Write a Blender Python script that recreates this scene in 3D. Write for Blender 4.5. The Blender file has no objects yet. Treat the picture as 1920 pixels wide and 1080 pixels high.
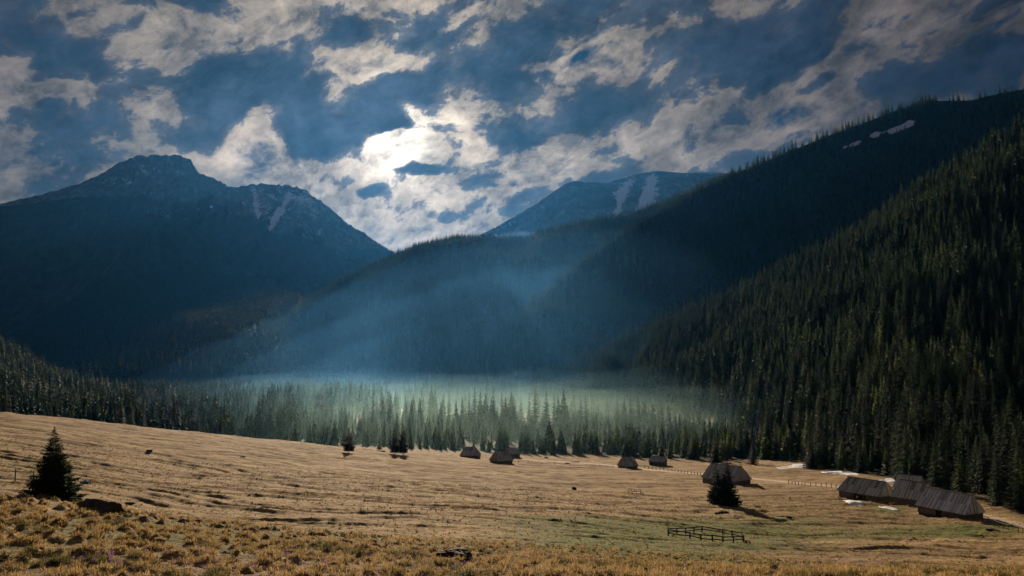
import bpy, math, random
import numpy as np
from mathutils import Vector

# ------------------------------------------------------------------ camera, sky, sun, exposure
sc = bpy.context.scene
COL = sc.collection
F = 1500.0                      # focal length in photo pixels (1920 wide)
PITCH = math.atan(160 / F)
ZC = 40.0                       # camera height above the valley datum
cd = bpy.data.cameras.new("camera")
cd.sensor_width = 36.0
cd.lens = F / 1920 * 36
cd.clip_start = 0.2
cd.clip_end = 30000
cam = bpy.data.objects.new("camera", cd)
COL.objects.link(cam)
cam.location = (0, 0, ZC)
cam.rotation_euler = (math.radians(90) + PITCH, 0, 0)
sc.camera = cam
CP, SP = math.cos(PITCH), math.sin(PITCH)

def se(px, py):
    """photo pixel -> (X/Y, (Z-ZC)/Y) of its ray"""
    a = (px - 960) / F
    b = (540 - py) / F
    den = CP - b * SP
    return a / den, (SP + b * CP) / den

SUN_S, SUN_E = se(745, 262)
SUN_AZ = math.atan(SUN_S)                         # from +Y towards +X
SUN_EL = math.atan(SUN_E * math.cos(SUN_AZ))
SUN_DIR = Vector((math.sin(SUN_AZ) * math.cos(SUN_EL), math.cos(SUN_AZ) * math.cos(SUN_EL), math.sin(SUN_EL)))
sd = bpy.data.lights.new("sun", 'SUN')
sd.energy = 5.0
sd.angle = math.radians(0.6)
sd.color = (1.0, 0.80, 0.58)
sun = bpy.data.objects.new("sun", sd)
COL.objects.link(sun)
sun.location = (0, 0, 300)
sun.rotation_euler = (-SUN_DIR).to_track_quat('-Z', 'Y').to_euler()

vs = sc.view_settings
vs.view_transform = 'Standard'
vs.look = 'None'
vs.gamma = 1.0
vs.use_curve_mapping = False
vs.exposure = 0.95
sc.render.engine = 'CYCLES'
cy = sc.cycles
cy.max_bounces = 5
cy.diffuse_bounces = 2
cy.glossy_bounces = 1
cy.transmission_bounces = 3
cy.transparent_max_bounces = 48
cy.volume_bounces = 0
cy.use_denoising = True
try:
    cy.denoiser = 'OPENIMAGEDENOISE'
    cy.denoising_input_passes = 'RGB_ALBEDO_NORMAL'
except Exception:
    pass
cy.sample_clamp_indirect = 4.0
cy.use_adaptive_sampling = False
cy.caustics_reflective = False
cy.caustics_refractive = False


class NT:
    """small node-tree writer"""
    def __init__(self, tree):
        self.t = tree
        tree.nodes.clear()

    def n(self, typ, **kw):
        nd = self.t.nodes.new(typ)
        for k, v in kw.items():
            setattr(nd, k, v)
        return nd

    def put(self, sock, v):
        if hasattr(v, 'is_output') or isinstance(v, bpy.types.NodeSocket):
            self.t.links.new(v, sock)
        elif v is not None:
            if isinstance(v, (tuple, list)) and len(v) == 3 and sock.type == 'RGBA':
                v = tuple(v) + (1,)
            sock.default_value = v

    def m(self, op, a, b=None, c=None, clamp=False):
        nd = self.n('ShaderNodeMath', operation=op, use_clamp=clamp)
        self.put(nd.inputs[0], a)
        if b is not None: self.put(nd.inputs[1], b)
        if c is not None: self.put(nd.inputs[2], c)
        return nd.outputs[0]

    def vm(self, op, a, b=None, scale=None):
        nd = self.n('ShaderNodeVectorMath', operation=op)
        self.put(nd.inputs[0], a)
        if b is not None: self.put(nd.inputs[1], b)
        if scale is not None: self.put(nd.inputs['Scale'], scale)
        return nd.outputs['Value'] if op in ('LENGTH', 'DOT_PRODUCT', 'DISTANCE') else nd.outputs['Vector']

    def noise(self, vec, scale, detail=4, rough=0.5, dist=0.0, out='Fac'):
        nd = self.n('ShaderNodeTexNoise')
        self.put(nd.inputs['Vector'], vec)
        nd.inputs['Scale'].default_value = scale
        nd.inputs['Detail'].default_value = detail
        nd.inputs['Roughness'].default_value = rough
        nd.inputs['Distortion'].default_value = dist
        return nd.outputs[out]

    def ramp(self, fac, stops, interp='LINEAR'):
        nd = self.n('ShaderNodeValToRGB')
        cr = nd.color_ramp
        cr.interpolation = interp
        while len(cr.elements) < len(stops):
            cr.elements.new(0.5)
        for e, (p, c) in zip(cr.elements, stops):
            e.position = p
            e.color = tuple(c) + (1,) if isinstance(c, (tuple, list)) else (c, c, c, 1)
        self.put(nd.inputs[0], fac)
        return nd.outputs[0]

    def mix(self, fac, a, b, blend='MIX'):
        nd = self.n('ShaderNodeMix', data_type='RGBA', blend_type=blend)
        self.put(nd.inputs[0], fac)
        self.put(nd.inputs[6], a)
        self.put(nd.inputs[7], b)
        return nd.outputs[2]

    def smooth(self, v, a, b, lo=0.0, hi=1.0):
        nd = self.n('ShaderNodeMapRange', interpolation_type='SMOOTHSTEP')
        self.put(nd.inputs[0], v)
        for i, x in enumerate((a, b, lo, hi)):
            nd.inputs[i + 1].default_value = x
        return nd.outputs[0]


# the clouded sky: cloud thickness as a field over the sky's directions
world = bpy.data.worlds.new("World")
sc.world = world
world.use_nodes = True
W = NT(world.node_tree)
tc = W.n('ShaderNodeTexCoord')
dirv = W.vm('NORMALIZE', tc.outputs['Generated'])
sep = W.n('ShaderNodeSeparateXYZ')
W.put(sep.inputs[0], dirv)
dx, dy, dz = sep.outputs
yy = W.m('MAXIMUM', dy, 0.12)
S_ = W.m('DIVIDE', dx, yy)
E_ = W.m('DIVIDE', dz, yy)
comb = W.n('ShaderNodeCombineXYZ')
W.put(comb.inputs[0], S_); W.put(comb.inputs[1], E_)
SEv = comb.outputs[0]
# clouds lie in a layer: squash elevation towards the horizon
comb2 = W.n('ShaderNodeCombineXYZ')
W.put(comb2.inputs[0], W.m('MULTIPLY_ADD', dx, 1.0, W.m('MULTIPLY', dz, -0.20)))
W.put(comb2.inputs[1], W.m('MULTIPLY', dy, 0.8))
W.put(comb2.inputs[2], W.m('MULTIPLY_ADD', dz, 1.40, W.m('MULTIPLY', dx, -0.20)))
P3 = comb2.outputs[0]
warp = W.noise(P3, 4.5, 5, 0.6, out='Color')
warpc = W.vm('SUBTRACT', warp, (0.5, 0.5, 0.5))
SEw = W.vm('ADD', SEv, W.vm('SCALE', warpc, scale=0.13))
n_big = W.noise(W.vm('ADD', P3, W.vm('SCALE', warpc, scale=0.11)), 7.5, 9, 0.62)
n_fine = W.noise(W.vm('ADD', P3, W.vm('SCALE', warpc, scale=0.05)), 22.0, 9, 0.64)
# the same field a little nearer the sun, for the lit rims
offs = SUN_DIR * 0.018
n_med = W.noise(W.vm('ADD', P3, W.vm('SCALE', warpc, scale=0.06)), 13.0, 8, 0.62, 0.25)
n_big2 = W.noise(W.vm('ADD', W.vm('ADD', P3, (offs[0], offs[1], offs[2] * 1.7)), W.vm('SCALE', warpc, scale=0.11)), 7.5, 7, 0.62)
# cloud masses: px, py, rx, ry, degrees, thickness added
BLOBS = [
    (757, 165, 85, 48, -10, .50), (738, 222, 58, 32, 20, .80), (600, 235, 85, 68, 20, .46), (830, 190, 30, 60, 0, .12),
    (1000, 95, 150, 55, -22, .30), (1110, 195, 190, 55, -14, .30), (470, 150, 150, 75, -15, .26),
    (390, 190, 110, 40, 0, .18), (150, 140, 110, 55, 10, .22), (120, 235, 130, 45, -8, .26),
    (60, 80, 110, 40, 10, .16), (720, 35, 170, 50, 8, .26), (330, 265, 100, 30, 0, .26),
    (792, 314, 46, 13, 8, .40), (704, 364, 36, 13, -6, .40), (625, 345, 55, 22, 8, .28),
    (920, 348, 75, 16, -5, .24), (1480, 85, 260, 70, -8, .26), (1300, 60, 150, 60, 10, .20),
    (1770, 140, 190, 50, -18, .30), (960, 285, 35, 40, -30, .24), (1250, 290, 170, 26, -18, .20),
    (1060, 40, 150, 50, 0, .22), (860, 415, 70, 14, -12, .20), (1700, 60, 60, 30, 0, .12),
    (1640, 175, 150, 30, -20, .22), (200, 30, 80, 25, 0, .1), (1390, 130, 90, 40, 0, .20), (250, 175, 70, 35, 0, .14),
    (752, 280, 62, 26, -5, -.34), (660, 200, 26, 40, 60, -.20), (850, 300, 60, 90, 0, -.16),
    (820, 400, 110, 45, -20, -.16), (560, 105, 110, 22, -12, -.24), (700, 110, 110, 20, -8, -.22),
    (450, 300, 95, 50, 10, -.20), (240, 330, 90, 26, -20, -.16), (870, 40, 70, 18, -25, -.20),
    (900, 240, 45, 70, 10, -.18), (1060, 120, 110, 14, 0, -.30), (1150, 90, 90, 14, -22, -.20),
    (1420, 250, 200, 30, -22, -.22), (1540, 200, 110, 42, -8, -.22), (1320, 205, 60, 26, 0, -.16),
    (1120, 310, 120, 20, -22, -.20), (1590, 110, 130, 16, -28, -.24), (1760, 45, 120, 16, -28, -.20),
    (130, 70, 150, 26, -30, -.10), (20, 150, 40, 60, 0, -.22), (250, 110, 40, 60, 20, -.20), (300, 30, 130, 26, 10, -.16),
    (130, 190, 140, 18, -15, -.14), (1870, 130, 60, 18, -30, -.16), (1350, 175, 50, 20, 0, -.10),
    (1000, 330, 60, 50, 0, -.12), (30, 260, 60, 60, 0, -.10), (560, 320, 60, 18, 0, -.10), (760, 430, 120, 30, 0, -.12),
]
T = W.m('ADD', W.m('MULTIPLY_ADD', n_big, 1.7, -0.475), W.m('MULTIPLY_ADD', n_med, 1.9, -0.95))
for (px, py, rx, ry, deg, a) in BLOBS:
    s0, e0 = se(px, py)
    mp = W.n('ShaderNodeMapping', vector_type='TEXTURE')
    mp.inputs['Location'].default_value = (s0, e0, 0)
    mp.inputs['Rotation'].default_value = (0, 0, math.radians(-deg))
    mp.inputs['Scale'].default_value = (rx * 1.25 / F, ry * 1.25 / F, 1e6)
    W.put(mp.inputs[0], SEw)
    r = W.vm('LENGTH', mp.outputs[0])
    T = W.m('ADD', T, W.smooth(r, 0.25, 1.2, a * 1.25, 0.0))
T = W.m('ADD', T, W.m('MULTIPLY_ADD', n_fine, 0.95, -0.475))
rim = W.m('SUBTRACT', n_big, n_big2)          # thinner towards the sun = lit edge
cosun = W.vm('DOT_PRODUCT', dirv, tuple(SUN_DIR))
ang = W.m('ARCCOSINE', W.m('MINIMUM', cosun, 0.99999))
glow_wide = W.m('POWER', 2.718, W.m('MULTIPLY', ang, -3.0))
glow_mid = W.m('POWER', 2.718, W.m('MULTIPLY', ang, -7.0))
glow_core = W.m('POWER', 2.718, W.m('MULTIPLY', W.m('POWER', W.m('DIVIDE', ang, 0.042), 2.0), -1.0))
sky = W.n('ShaderNodeTexSky', sky_type='NISHITA')
sky.sun_disc = False
sky.sun_elevation = SUN_EL
sky.sun_rotation = SUN_AZ
sky.altitude = 900
sky.air_density = 1.0
sky.dust_density = 0.6
sky.ozone_density = 3.0
blue = W.mix(1.0, sky.outputs[0], (0.20, 0.52, 0.85), 'MULTIPLY')
blue = W.vm('SCALE', blue, scale=0.06)
# cloud light: bright where thin and near the sun, slate where thick
bright = W.vm('SCALE', W.mix(W.smooth(ang, 0.08, 0.7), (3.7, 2.95, 2.15), (1.55, 1.27, 1.2)), scale=W.m('ADD', W.m('MULTIPLY', glow_wide, 0.62), W.m('ADD', W.m('MULTIPLY', glow_mid, 0.28), 0.18)))
bright = W.vm('ADD', bright, W.vm('SCALE', (4.0, 3.8, 3.3), scale=glow_core))
dark = W.vm('SCALE', W.mix(W.smooth(ang, 0.05, 0.8), (0.16, 0.215, 0.31), (0.06, 0.08, 0.16)), scale=W.m('ADD', W.m('MULTIPLY', glow_mid, 0.6), 0.95))
mid = W.mix(0.55, W.vm('SCALE', bright, scale=0.34), W.vm('SCALE', dark, scale=1.7))
c1 = W.mix(W.smooth(W.m('ADD', T, W.m('MULTIPLY', glow_core, 0.6)), -0.42, 0.16), blue, bright)
c2 = W.mix(W.smooth(T, 0.30, 0.50), c1, mid)
c3 = W.mix(W.smooth(T, 0.40, 0.76), c2, dark)
shade = W.m('MULTIPLY_ADD', rim, 6.0, 1.0, clamp=False)
shade = W.m('MAXIMUM', W.m('MINIMUM', shade, 2.0), 0.40)
c3 = W.vm('SCALE', c3, scale=W.m('MULTIPLY', shade, W.m('MULTIPLY_ADD', n_fine, 1.6, 0.2)))
c3 = W.mix(W.smooth(dy, 0.30, -0.55), c3, W.vm('MULTIPLY', c3, (2.7, 3.1, 3.5)))     # unseen sky behind the camera, brightened to fill the shaded sides
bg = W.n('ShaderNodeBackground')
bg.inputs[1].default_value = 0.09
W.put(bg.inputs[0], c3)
wo = W.n('ShaderNodeOutputWorld')
W.put(wo.inputs[0], bg.outputs[0])
try:
    world.cycles.sampling_method = 'MANUAL'
    world.cycles.sample_map_resolution = 512
except Exception:
    pass

# ------------------------------------------------------------------ helpers
rng = np.random.default_rng(7)
random.seed(7)

PERM = np.random.default_rng(3).permutation(4096)
GR = np.random.default_rng(5).random(4096) * 2 * np.pi
GX, GY = np.cos(GR), np.sin(GR)

def perlin(x, y, seed=0):
    xi = np.floor(x).astype(np.int64); yi = np.floor(y).astype(np.int64)
    xf = x - xi; yf = y - yi
    u = xf * xf * xf * (xf * (xf * 6 - 15) + 10); v = yf * yf * yf * (yf * (yf * 6 - 15) + 10)
    def g(ix, iy, fx, fy):
        h = PERM[(PERM[(ix + seed * 131) & 4095] + iy) & 4095]
        return GX[h] * fx + GY[h] * fy
    a = g(xi, yi, xf, yf); b = g(xi + 1, yi, xf - 1, yf)
    c = g(xi, yi + 1, xf, yf - 1); d = g(xi + 1, yi + 1, xf - 1, yf - 1)
    return (a + (b - a) * u + ((c + (d - c) * u) - (a + (b - a) * u)) * v) * 1.5

def fbm(x, y, octs=4, seed=0, gain=0.5):
    r = np.zeros_like(x, dtype=float); amp = 1.0; f = 1.0
    for o in range(octs):
        r += amp * perlin(x * f, y * f, seed + o)
        amp *= gain; f *= 2.03
    return r

def sstep(a, b, x):
    t = np.clip((x - a) / (b - a), 0, 1)
    return t * t * (3 - 2 * t)

def mesh_np(name, V, Fc, mats=(), smooth=False, attrs=None, midx=None):
    """V (n,3), Fc (m,k) array of tris or quads -> linked mesh object"""
    me = bpy.data.meshes.new(name)
    V = np.asarray(V, dtype=np.float32); Fc = np.asarray(Fc, dtype=np.int32)
    k = Fc.shape[1]
    me.vertices.add(len(V)); me.vertices.foreach_set('co', V.ravel())
    me.loops.add(Fc.size); me.loops.foreach_set('vertex_index', Fc.ravel())
    me.polygons.add(len(Fc))
    me.polygons.foreach_set('loop_start', np.arange(0, Fc.size, k, dtype=np.int32))
    me.polygons.foreach_set('loop_total', np.full(len(Fc), k, dtype=np.int32))
    me.polygons.foreach_set('use_smooth', np.full(len(Fc), smooth))
    if midx is not None:
        me.polygons.foreach_set('material_index', np.asarray(midx, dtype=np.int32))
    for nm, arr in (attrs or {}).items():
        at = me.attributes.new(nm, 'FLOAT', 'POINT')
        at.data.foreach_set('value', np.asarray(arr, dtype=np.float32))
    for m_ in mats:
        me.materials.append(m_)
    me.update(calc_edges=True)
    return me

def link(name, me, parent=None, loc=None):
    o = bpy.data.objects.new(name, me)
    COL.objects.link(o)
    if parent is not None: o.parent = parent
    if loc is not None: o.location = loc
    return o

def tag(o, label=None, cat=None, group=None, kind=None):
    if label: o['label'] = label
    if cat: o['category'] = cat
    if group: o['group'] = group
    if kind: o['kind'] = kind
    return o

def empty(name, loc, rz=0.0):
    o = bpy.data.objects.new(name, None)
    COL.objects.link(o)
    o.location = loc
    o.rotation_euler = (0, 0, rz)
    o.empty_display_size = 0.5
    return o

class MB:
    """collects quads/tris of many shapes into one mesh"""
    def __init__(self):
        self.v = []; self.f = []
    def poly(self, pts, faces):
        b = len(self.v)
        self.v += [tuple(p) for p in pts]
        self.f += [tuple(b + i for i in f) for f in faces]
    def prism(self, quad, nrm, th):
        """a flat quad (4 points) given thickness along nrm"""
        q = [Vector(p) for p in quad]; n = Vector(nrm) * th
        t = [p + n for p in q]
        self.poly(q + t, [(3, 2, 1, 0), (4, 5, 6, 7), (0, 1, 5, 4), (1, 2, 6, 5), (2, 3, 7, 6), (3, 0, 4, 7)])
    def beam(self, a, b, w, h, up=(0, 0, 1)):
        a = Vector(a); b = Vector(b); d = (b - a).normalized()
        s = d.cross(Vector(up))
        if s.length < 1e-4: s = d.cross(Vector((1, 0, 0)))
        s.normalize(); u = s.cross(d).normalized()
        s = s * (w / 2); u = u * (h / 2)
        self.poly([a - s - u, a + s - u, a + s + u, a - s + u, b - s - u, b + s - u, b + s + u, b - s + u],
                  [(0, 1, 2, 3), (7, 6, 5, 4), (0, 4, 5, 1), (1, 5, 6, 2), (2, 6, 7, 3), (3, 7, 4, 0)])
    def tube(self, a, b, r0, r1, n=7):
        a = Vector(a); b = Vector(b); d = (b - a).normalized()
        s = d.cross(Vector((0, 0, 1)))
        if s.length < 1e-3: s = d.cross(Vector((1, 0, 0)))
        s.normalize(); u = s.cross(d)
        pts = []
        for (c, r) in ((a, r0), (b, r1)):
            for k in range(n):
                t = 2 * math.pi * k / n
                pts.append(c + s * (r * math.cos(t)) + u * (r * math.sin(t)))
        fs = [(k, (k + 1) % n, n + (k + 1) % n, n + k) for k in range(n)]
        fs += [tuple(range(n - 1, -1, -1)), tuple(range(n, 2 * n))]
        self.poly(pts, fs)
    def build(self, name, mat, parent=None, smooth=False):
        me = bpy.data.meshes.new(name)
        me.from_pydata(self.v, [], self.f)
        me.materials.append(mat)
        if smooth:
            me.polygons.foreach_set('use_smooth', [True] * len(me.polygons))
        me.update()
        return link(name, me, parent)

# ------------------------------------------------------------------ materials
def new_mat(name):
    m = bpy.data.materials.new(name)
    m.use_nodes = True
    return m, NT(m.node_tree)

def finish(N, col, rough=0.9, bump=None, bstr=0.3, bdist=0.05, transl=0.0, spec=0.2):
    b = N.n('ShaderNodeBsdfPrincipled')
    N.put(b.inputs['Base Color'], col)
    N.put(b.inputs['Roughness'], rough)
    b.inputs['Specular IOR Level'].default_value = spec
    if bump is not None:
        bp = N.n('ShaderNodeBump')
        bp.inputs['Strength'].default_value = bstr
        bp.inputs['Distance'].default_value = bdist
        N.put(bp.inputs['Height'], bump)
        N.put(b.inputs['Normal'], bp.outputs[0])
    out = N.n('ShaderNodeOutputMaterial')
    sh = b.outputs[0]
    if transl > 0:
        tr = N.n('ShaderNodeBsdfTranslucent')
        N.put(tr.inputs[0], col)
        mx = N.n('ShaderNodeMixShader')
        mx.inputs[0].default_value = transl
        N.put(mx.inputs[1], sh); N.put(mx.inputs[2], tr.outputs[0])
        sh = mx.outputs[0]
    N.put(out.inputs[0], sh)

def attr(N, name, out='Fac'):
    a = N.n('ShaderNodeAttribute')
    a.attribute_name = name
    return a.outputs[out]

def objcoord(N):
    return N.n('ShaderNodeTexCoord').outputs['Object']

def mat_meadow():
    m, N = new_mat("dry_meadow")
    P = N.n('ShaderNodeNewGeometry').outputs['Position']
    st = N.vm('MULTIPLY', P, (0.35, 1.0, 1.0))
    n1 = N.noise(st, 0.06, 6, 0.62, 0.6)
    n2 = N.noise(st, 0.7, 6, 0.68, 0.4)
    n3 = N.noise(P, 5.0, 5, 0.7)
    n6 = N.noise(N.vm('MULTIPLY', P, (0.45, 1.0, 1.0)), 1.5, 6, 0.8, 0.5)
    n4 = N.noise(N.vm('MULTIPLY', P, (0.22, 1.0, 1.0)), 0.28, 7, 0.75, 0.8)
    n2 = N.m('ADD', N.m('MULTIPLY', n2, 0.55), N.m('MULTIPLY', n4, 0.45))
    tan = N.ramp(n2, [(0.34, (0.10, 0.062, 0.030)), (0.45, (0.24, 0.16, 0.08)), (0.56, (0.41, 0.285, 0.130)), (0.72, (0.57, 0.42, 0.205))])
    tan = N.mix(N.smooth(n1, 0.42, 0.60, 0.0, 0.75), tan, (0.25, 0.165, 0.080))
    grn = N.ramp(n3, [(0.3, (0.035, 0.045, 0.012)), (0.55, (0.13, 0.16, 0.032)), (0.8, (0.27, 0.26, 0.08))])
    g = N.m('ADD', attr(N, 'green'), N.m('MULTIPLY_ADD', n1, 1.6, -0.8))
    g = N.m('ADD', g, N.m('MULTIPLY_ADD', n2, 1.5, -0.75))
    col = N.mix(N.smooth(g, 0.35, 0.9, 0, 0.9), tan, grn)
    pz = N.m('ADD', attr(N, 'purple'), N.m('MULTIPLY_ADD', N.noise(P, 3.0, 5, 0.75), 2.6, -1.75))
    col = N.mix(N.smooth(pz, 0.25, 0.7, 0, 0.6), col, (0.23, 0.15, 0.26))
    dk = N.m('ADD', attr(N, 'dirt'), N.m('MULTIPLY_ADD', N.noise(st, 2.3, 4, 0.7), 1.6, -1.05))
    col = N.mix(N.smooth(dk, 0.15, 0.5, 0, 0.8), col, (0.06, 0.042, 0.028))
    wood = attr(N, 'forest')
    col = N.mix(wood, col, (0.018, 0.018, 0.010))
    col = N.mix(1.0, col, N.ramp(n3, [(0.28, 0.40), (0.5, 0.85), (0.75, 1.25)]), 'MULTIPLY')
    col = N.mix(1.0, col, N.ramp(n6, [(0.36, 0.42), (0.48, 0.95), (0.66, 1.18)]), 'MULTIPLY')
    h = N.m('ADD', N.m('MULTIPLY', n3, 0.35), N.m('MULTIPLY', n2, 1.0))
    finish(N, col, 0.95, h, 0.9, 0.5, spec=0.05)
    return m

def mat_forest_floor():
    m, N = new_mat("forest_floor")
    P = N.n('ShaderNodeNewGeometry').outputs['Position']
    n = N.noise(P, 0.05, 6, 0.7)
    n2 = N.noise(P, 0.35, 4, 0.7)
    col = N.ramp(n2, [(0.3, (0.006, 0.009, 0.005)), (0.6, (0.014, 0.018, 0.010)), (0.8, (0.024, 0.026, 0.016))])
    sn = N.m('ADD', attr(N, 'snow'), N.m('MULTIPLY_ADD', N.noise(P, 0.11, 6, 0.75), 3.4, -1.95))
    col = N.mix(N.smooth(sn, 0.25, 0.4), col, (0.62, 0.66, 0.72))
    finish(N, col, 0.95, n, 0.8, 3.0, spec=0.05)
    return m

def mat_rock(name, fs, thr):
    m, N = new_mat(name)
    P = N.n('ShaderNodeNewGeometry').outputs['Position']
    st = N.vm('MULTIPLY', P, (1.0, 0.6, 0.42))
    n1 = N.noise(st, fs, 8, 0.68, 0.5)
    n2 = N.noise(st, fs * 5, 6, 0.75, 0.3)
    n5 = N.noise(st, fs * 14, 5, 0.8)
    rock = N.ramp(n2, [(0.3, (0.03, 0.035, 0.04)), (0.5, (0.10, 0.105, 0.10)), (0.72, (0.24, 0.235, 0.22))])
    wood = N.ramp(n2, [(0.35, (0.010, 0.016, 0.010)), (0.7, (0.035, 0.042, 0.022))])
    r = N.m('ADD', attr(N, 'rock'), N.m('MULTIPLY_ADD', n1, 1.4, -0.7))
    col = N.mix(N.smooth(r, 0.35, 0.6), wood, rock)
    sn = N.m('ADD', attr(N, 'snow'), N.m('MULTIPLY_ADD', n2, thr, -thr * 0.52))
    sn = N.m('ADD', sn, N.m('MULTIPLY_ADD', n5, 3.6, -1.8))
    col = N.mix(N.smooth(sn, 0.30, 0.38), col, (0.78, 0.86, 0.95))
    finish(N, col, 0.95, N.m('ADD', n1, N.m('MULTIPLY', n2, 0.4)), 0.9, 30.0, spec=0.05)
    return m

def mat_needles():
    m, N = new_mat("spruce_needles")
    t = attr(N, 'tint')
    oi = N.n('ShaderNodeObjectInfo').outputs['Random']
    f = N.m('MULTIPLY_ADD', N.m('SUBTRACT', oi, 0.5), 0.5, t)
    col = N.ramp(f, [(0.0, (0.007, 0.013, 0.009)), (0.30, (0.018, 0.034, 0.016)), (0.65, (0.050, 0.080, 0.027)), (1.0, (0.19, 0.205, 0.05))])
    finish(N, col, 0.75, transl=0.32, spec=0.12)
    return m

def mat_simple(name, c0, c1, scale=6.0, stretch=(1, 1, 1), bstr=0.5, bdist=0.02, rough=0.9):
    m, N = new_mat(name)
    P = N.vm('MULTIPLY', objcoord(N), stretch)
    n = N.noise(P, scale, 6, 0.68)
    finish(N, N.ramp(n, [(0.3, c0), (0.7, c1)]), rough, n, bstr, bdist, spec=0.15)
    return m

def mat_boards(name, c0, c1, c2, moss=0.0):
    """weathered boards: the attribute 'board' is one value per board"""
    m, N = new_mat(name)
    P = objcoord(N)
    b = attr(N, 'board')
    n = N.noise(N.vm('MULTIPLY', P, (5.0, 5.0, 0.7)), 1.6, 6, 0.7)
    f = N.m('ADD', N.m('MULTIPLY', b, 0.62), N.m('MULTIPLY_ADD', n, 0.9, -0.22))
    col = N.ramp(f, [(0.15, c0), (0.5, c1), (0.9, c2)])
    up = attr(N, 'course')
    ms = N.m('ADD', N.m('MULTIPLY_ADD', up, 0.9, moss - 0.9), N.m('MULTIPLY_ADD', N.noise(P, 0.9, 5, 0.7), 2.0, -1.0))
    col = N.mix(N.smooth(ms, 0.0, 0.5, 0, 0.75), col, (0.085, 0.095, 0.030))
    finish(N, col, 0.85, n, 0.5, 0.02, spec=0.25)
    return m

M = {
    'meadow': mat_meadow(),
    'floor': mat_forest_floor(),
    'rock': mat_rock("mountain_rock", 0.006, 3.4),
    'alpine': mat_rock("alpine_slope", 0.003, 2.2),
    'needles': mat_needles(),
    'bark': mat_simple("spruce_bark", (0.018, 0.014, 0.011), (0.05, 0.04, 0.03), 8, (1, 1, .3)),
    'roof': mat_boards("weathered_roof_boards", (0.09, 0.088, 0.072), (0.32, 0.31, 0.26), (0.62, 0.60, 0.53), -0.05),
    'roof_pale': mat_boards("silvered_roof_boards", (0.11, 0.108, 0.095), (0.52, 0.51, 0.46), (0.84, 0.82, 0.76), 0.05),
    'roof_grey': mat_boards("grey_roof_shingles", (0.15, 0.155, 0.135), (0.34, 0.34, 0.305), (0.54, 0.54, 0.49), -0.3),
    'logs': mat_simple("hewn_logs", (0.05, 0.04, 0.03), (0.32, 0.265, 0.21), 3, (.35, .35, 3.5), 0.6, 0.03),
    'logs_pale': mat_simple("silver_logs", (0.12, 0.105, 0.09), (0.46, 0.41, 0.34), 3, (.35, .35, 3.5), 0.6, 0.03),
    'dark_wood': mat_simple("dark_timber", (0.012, 0.009, 0.007), (0.05, 0.037, 0.028), 5, (.6, .6, 2)),
    'fence': mat_simple("fence_wood", (0.045, 0.032, 0.025), (0.15, 0.11, 0.085), 6, (.6, .6, 2)),
    'stone': mat_simple("dark_boulder", (0.020, 0.018, 0.015), (0.095, 0.082, 0.065), 2.5, (1, 1, 1), 0.9, 0.08),
    'earth': mat_simple("bare_earth", (0.018, 0.012, 0.009), (0.075, 0.05, 0.035), 5, (1, 1, 1), 0.9, 0.05),
    'snow': mat_simple("old_snow", (0.55, 0.57, 0.60), (0.82, 0.84, 0.88), 1.5, (1, 1, 1), 0.3, 0.05),
    'track': mat_simple("dirt_track", (0.16, 0.105, 0.07), (0.42, 0.31, 0.215), 0.7, (1, 1, 1), 0.6, 0.08),
    'hay': mat_simple("rusty_brushwood", (0.09, 0.035, 0.015), (0.26, 0.11, 0.045), 9, (1, 1, 1), 0.9, 0.05),
    'blue': mat_simple("blue_tarpaulin", (0.02, 0.07, 0.14), (0.05, 0.16, 0.26), 5),
    'pale': mat_simple("pale_stakes", (0.45, 0.43, 0.40), (0.65, 0.62, 0.58), 5),
}

def mat_grass():
    m, N = new_mat("dry_grass_blades")
    t = attr(N, 'tint')
    col = N.ramp(t, [(0.0, (0.045, 0.050, 0.012)), (0.25, (0.13, 0.105, 0.030)), (0.5, (0.27, 0.18, 0.072)), (1.0, (0.47, 0.335, 0.15))])
    finish(N, col, 0.8, transl=0.45, spec=0.1)
    return m
M['grass'] = mat_grass()
def flat_mat(name, c, tr=0.3):
    m, N = new_mat(name)
    P = objcoord(N)
    finish(N, N.mix(N.noise(P, 0.5, 3), tuple(x * .6 for x in c), c), 0.8, transl=tr)
    return m
M['crocus'] = flat_mat("crocus_petals", (0.36, 0.16, 0.50))

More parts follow.
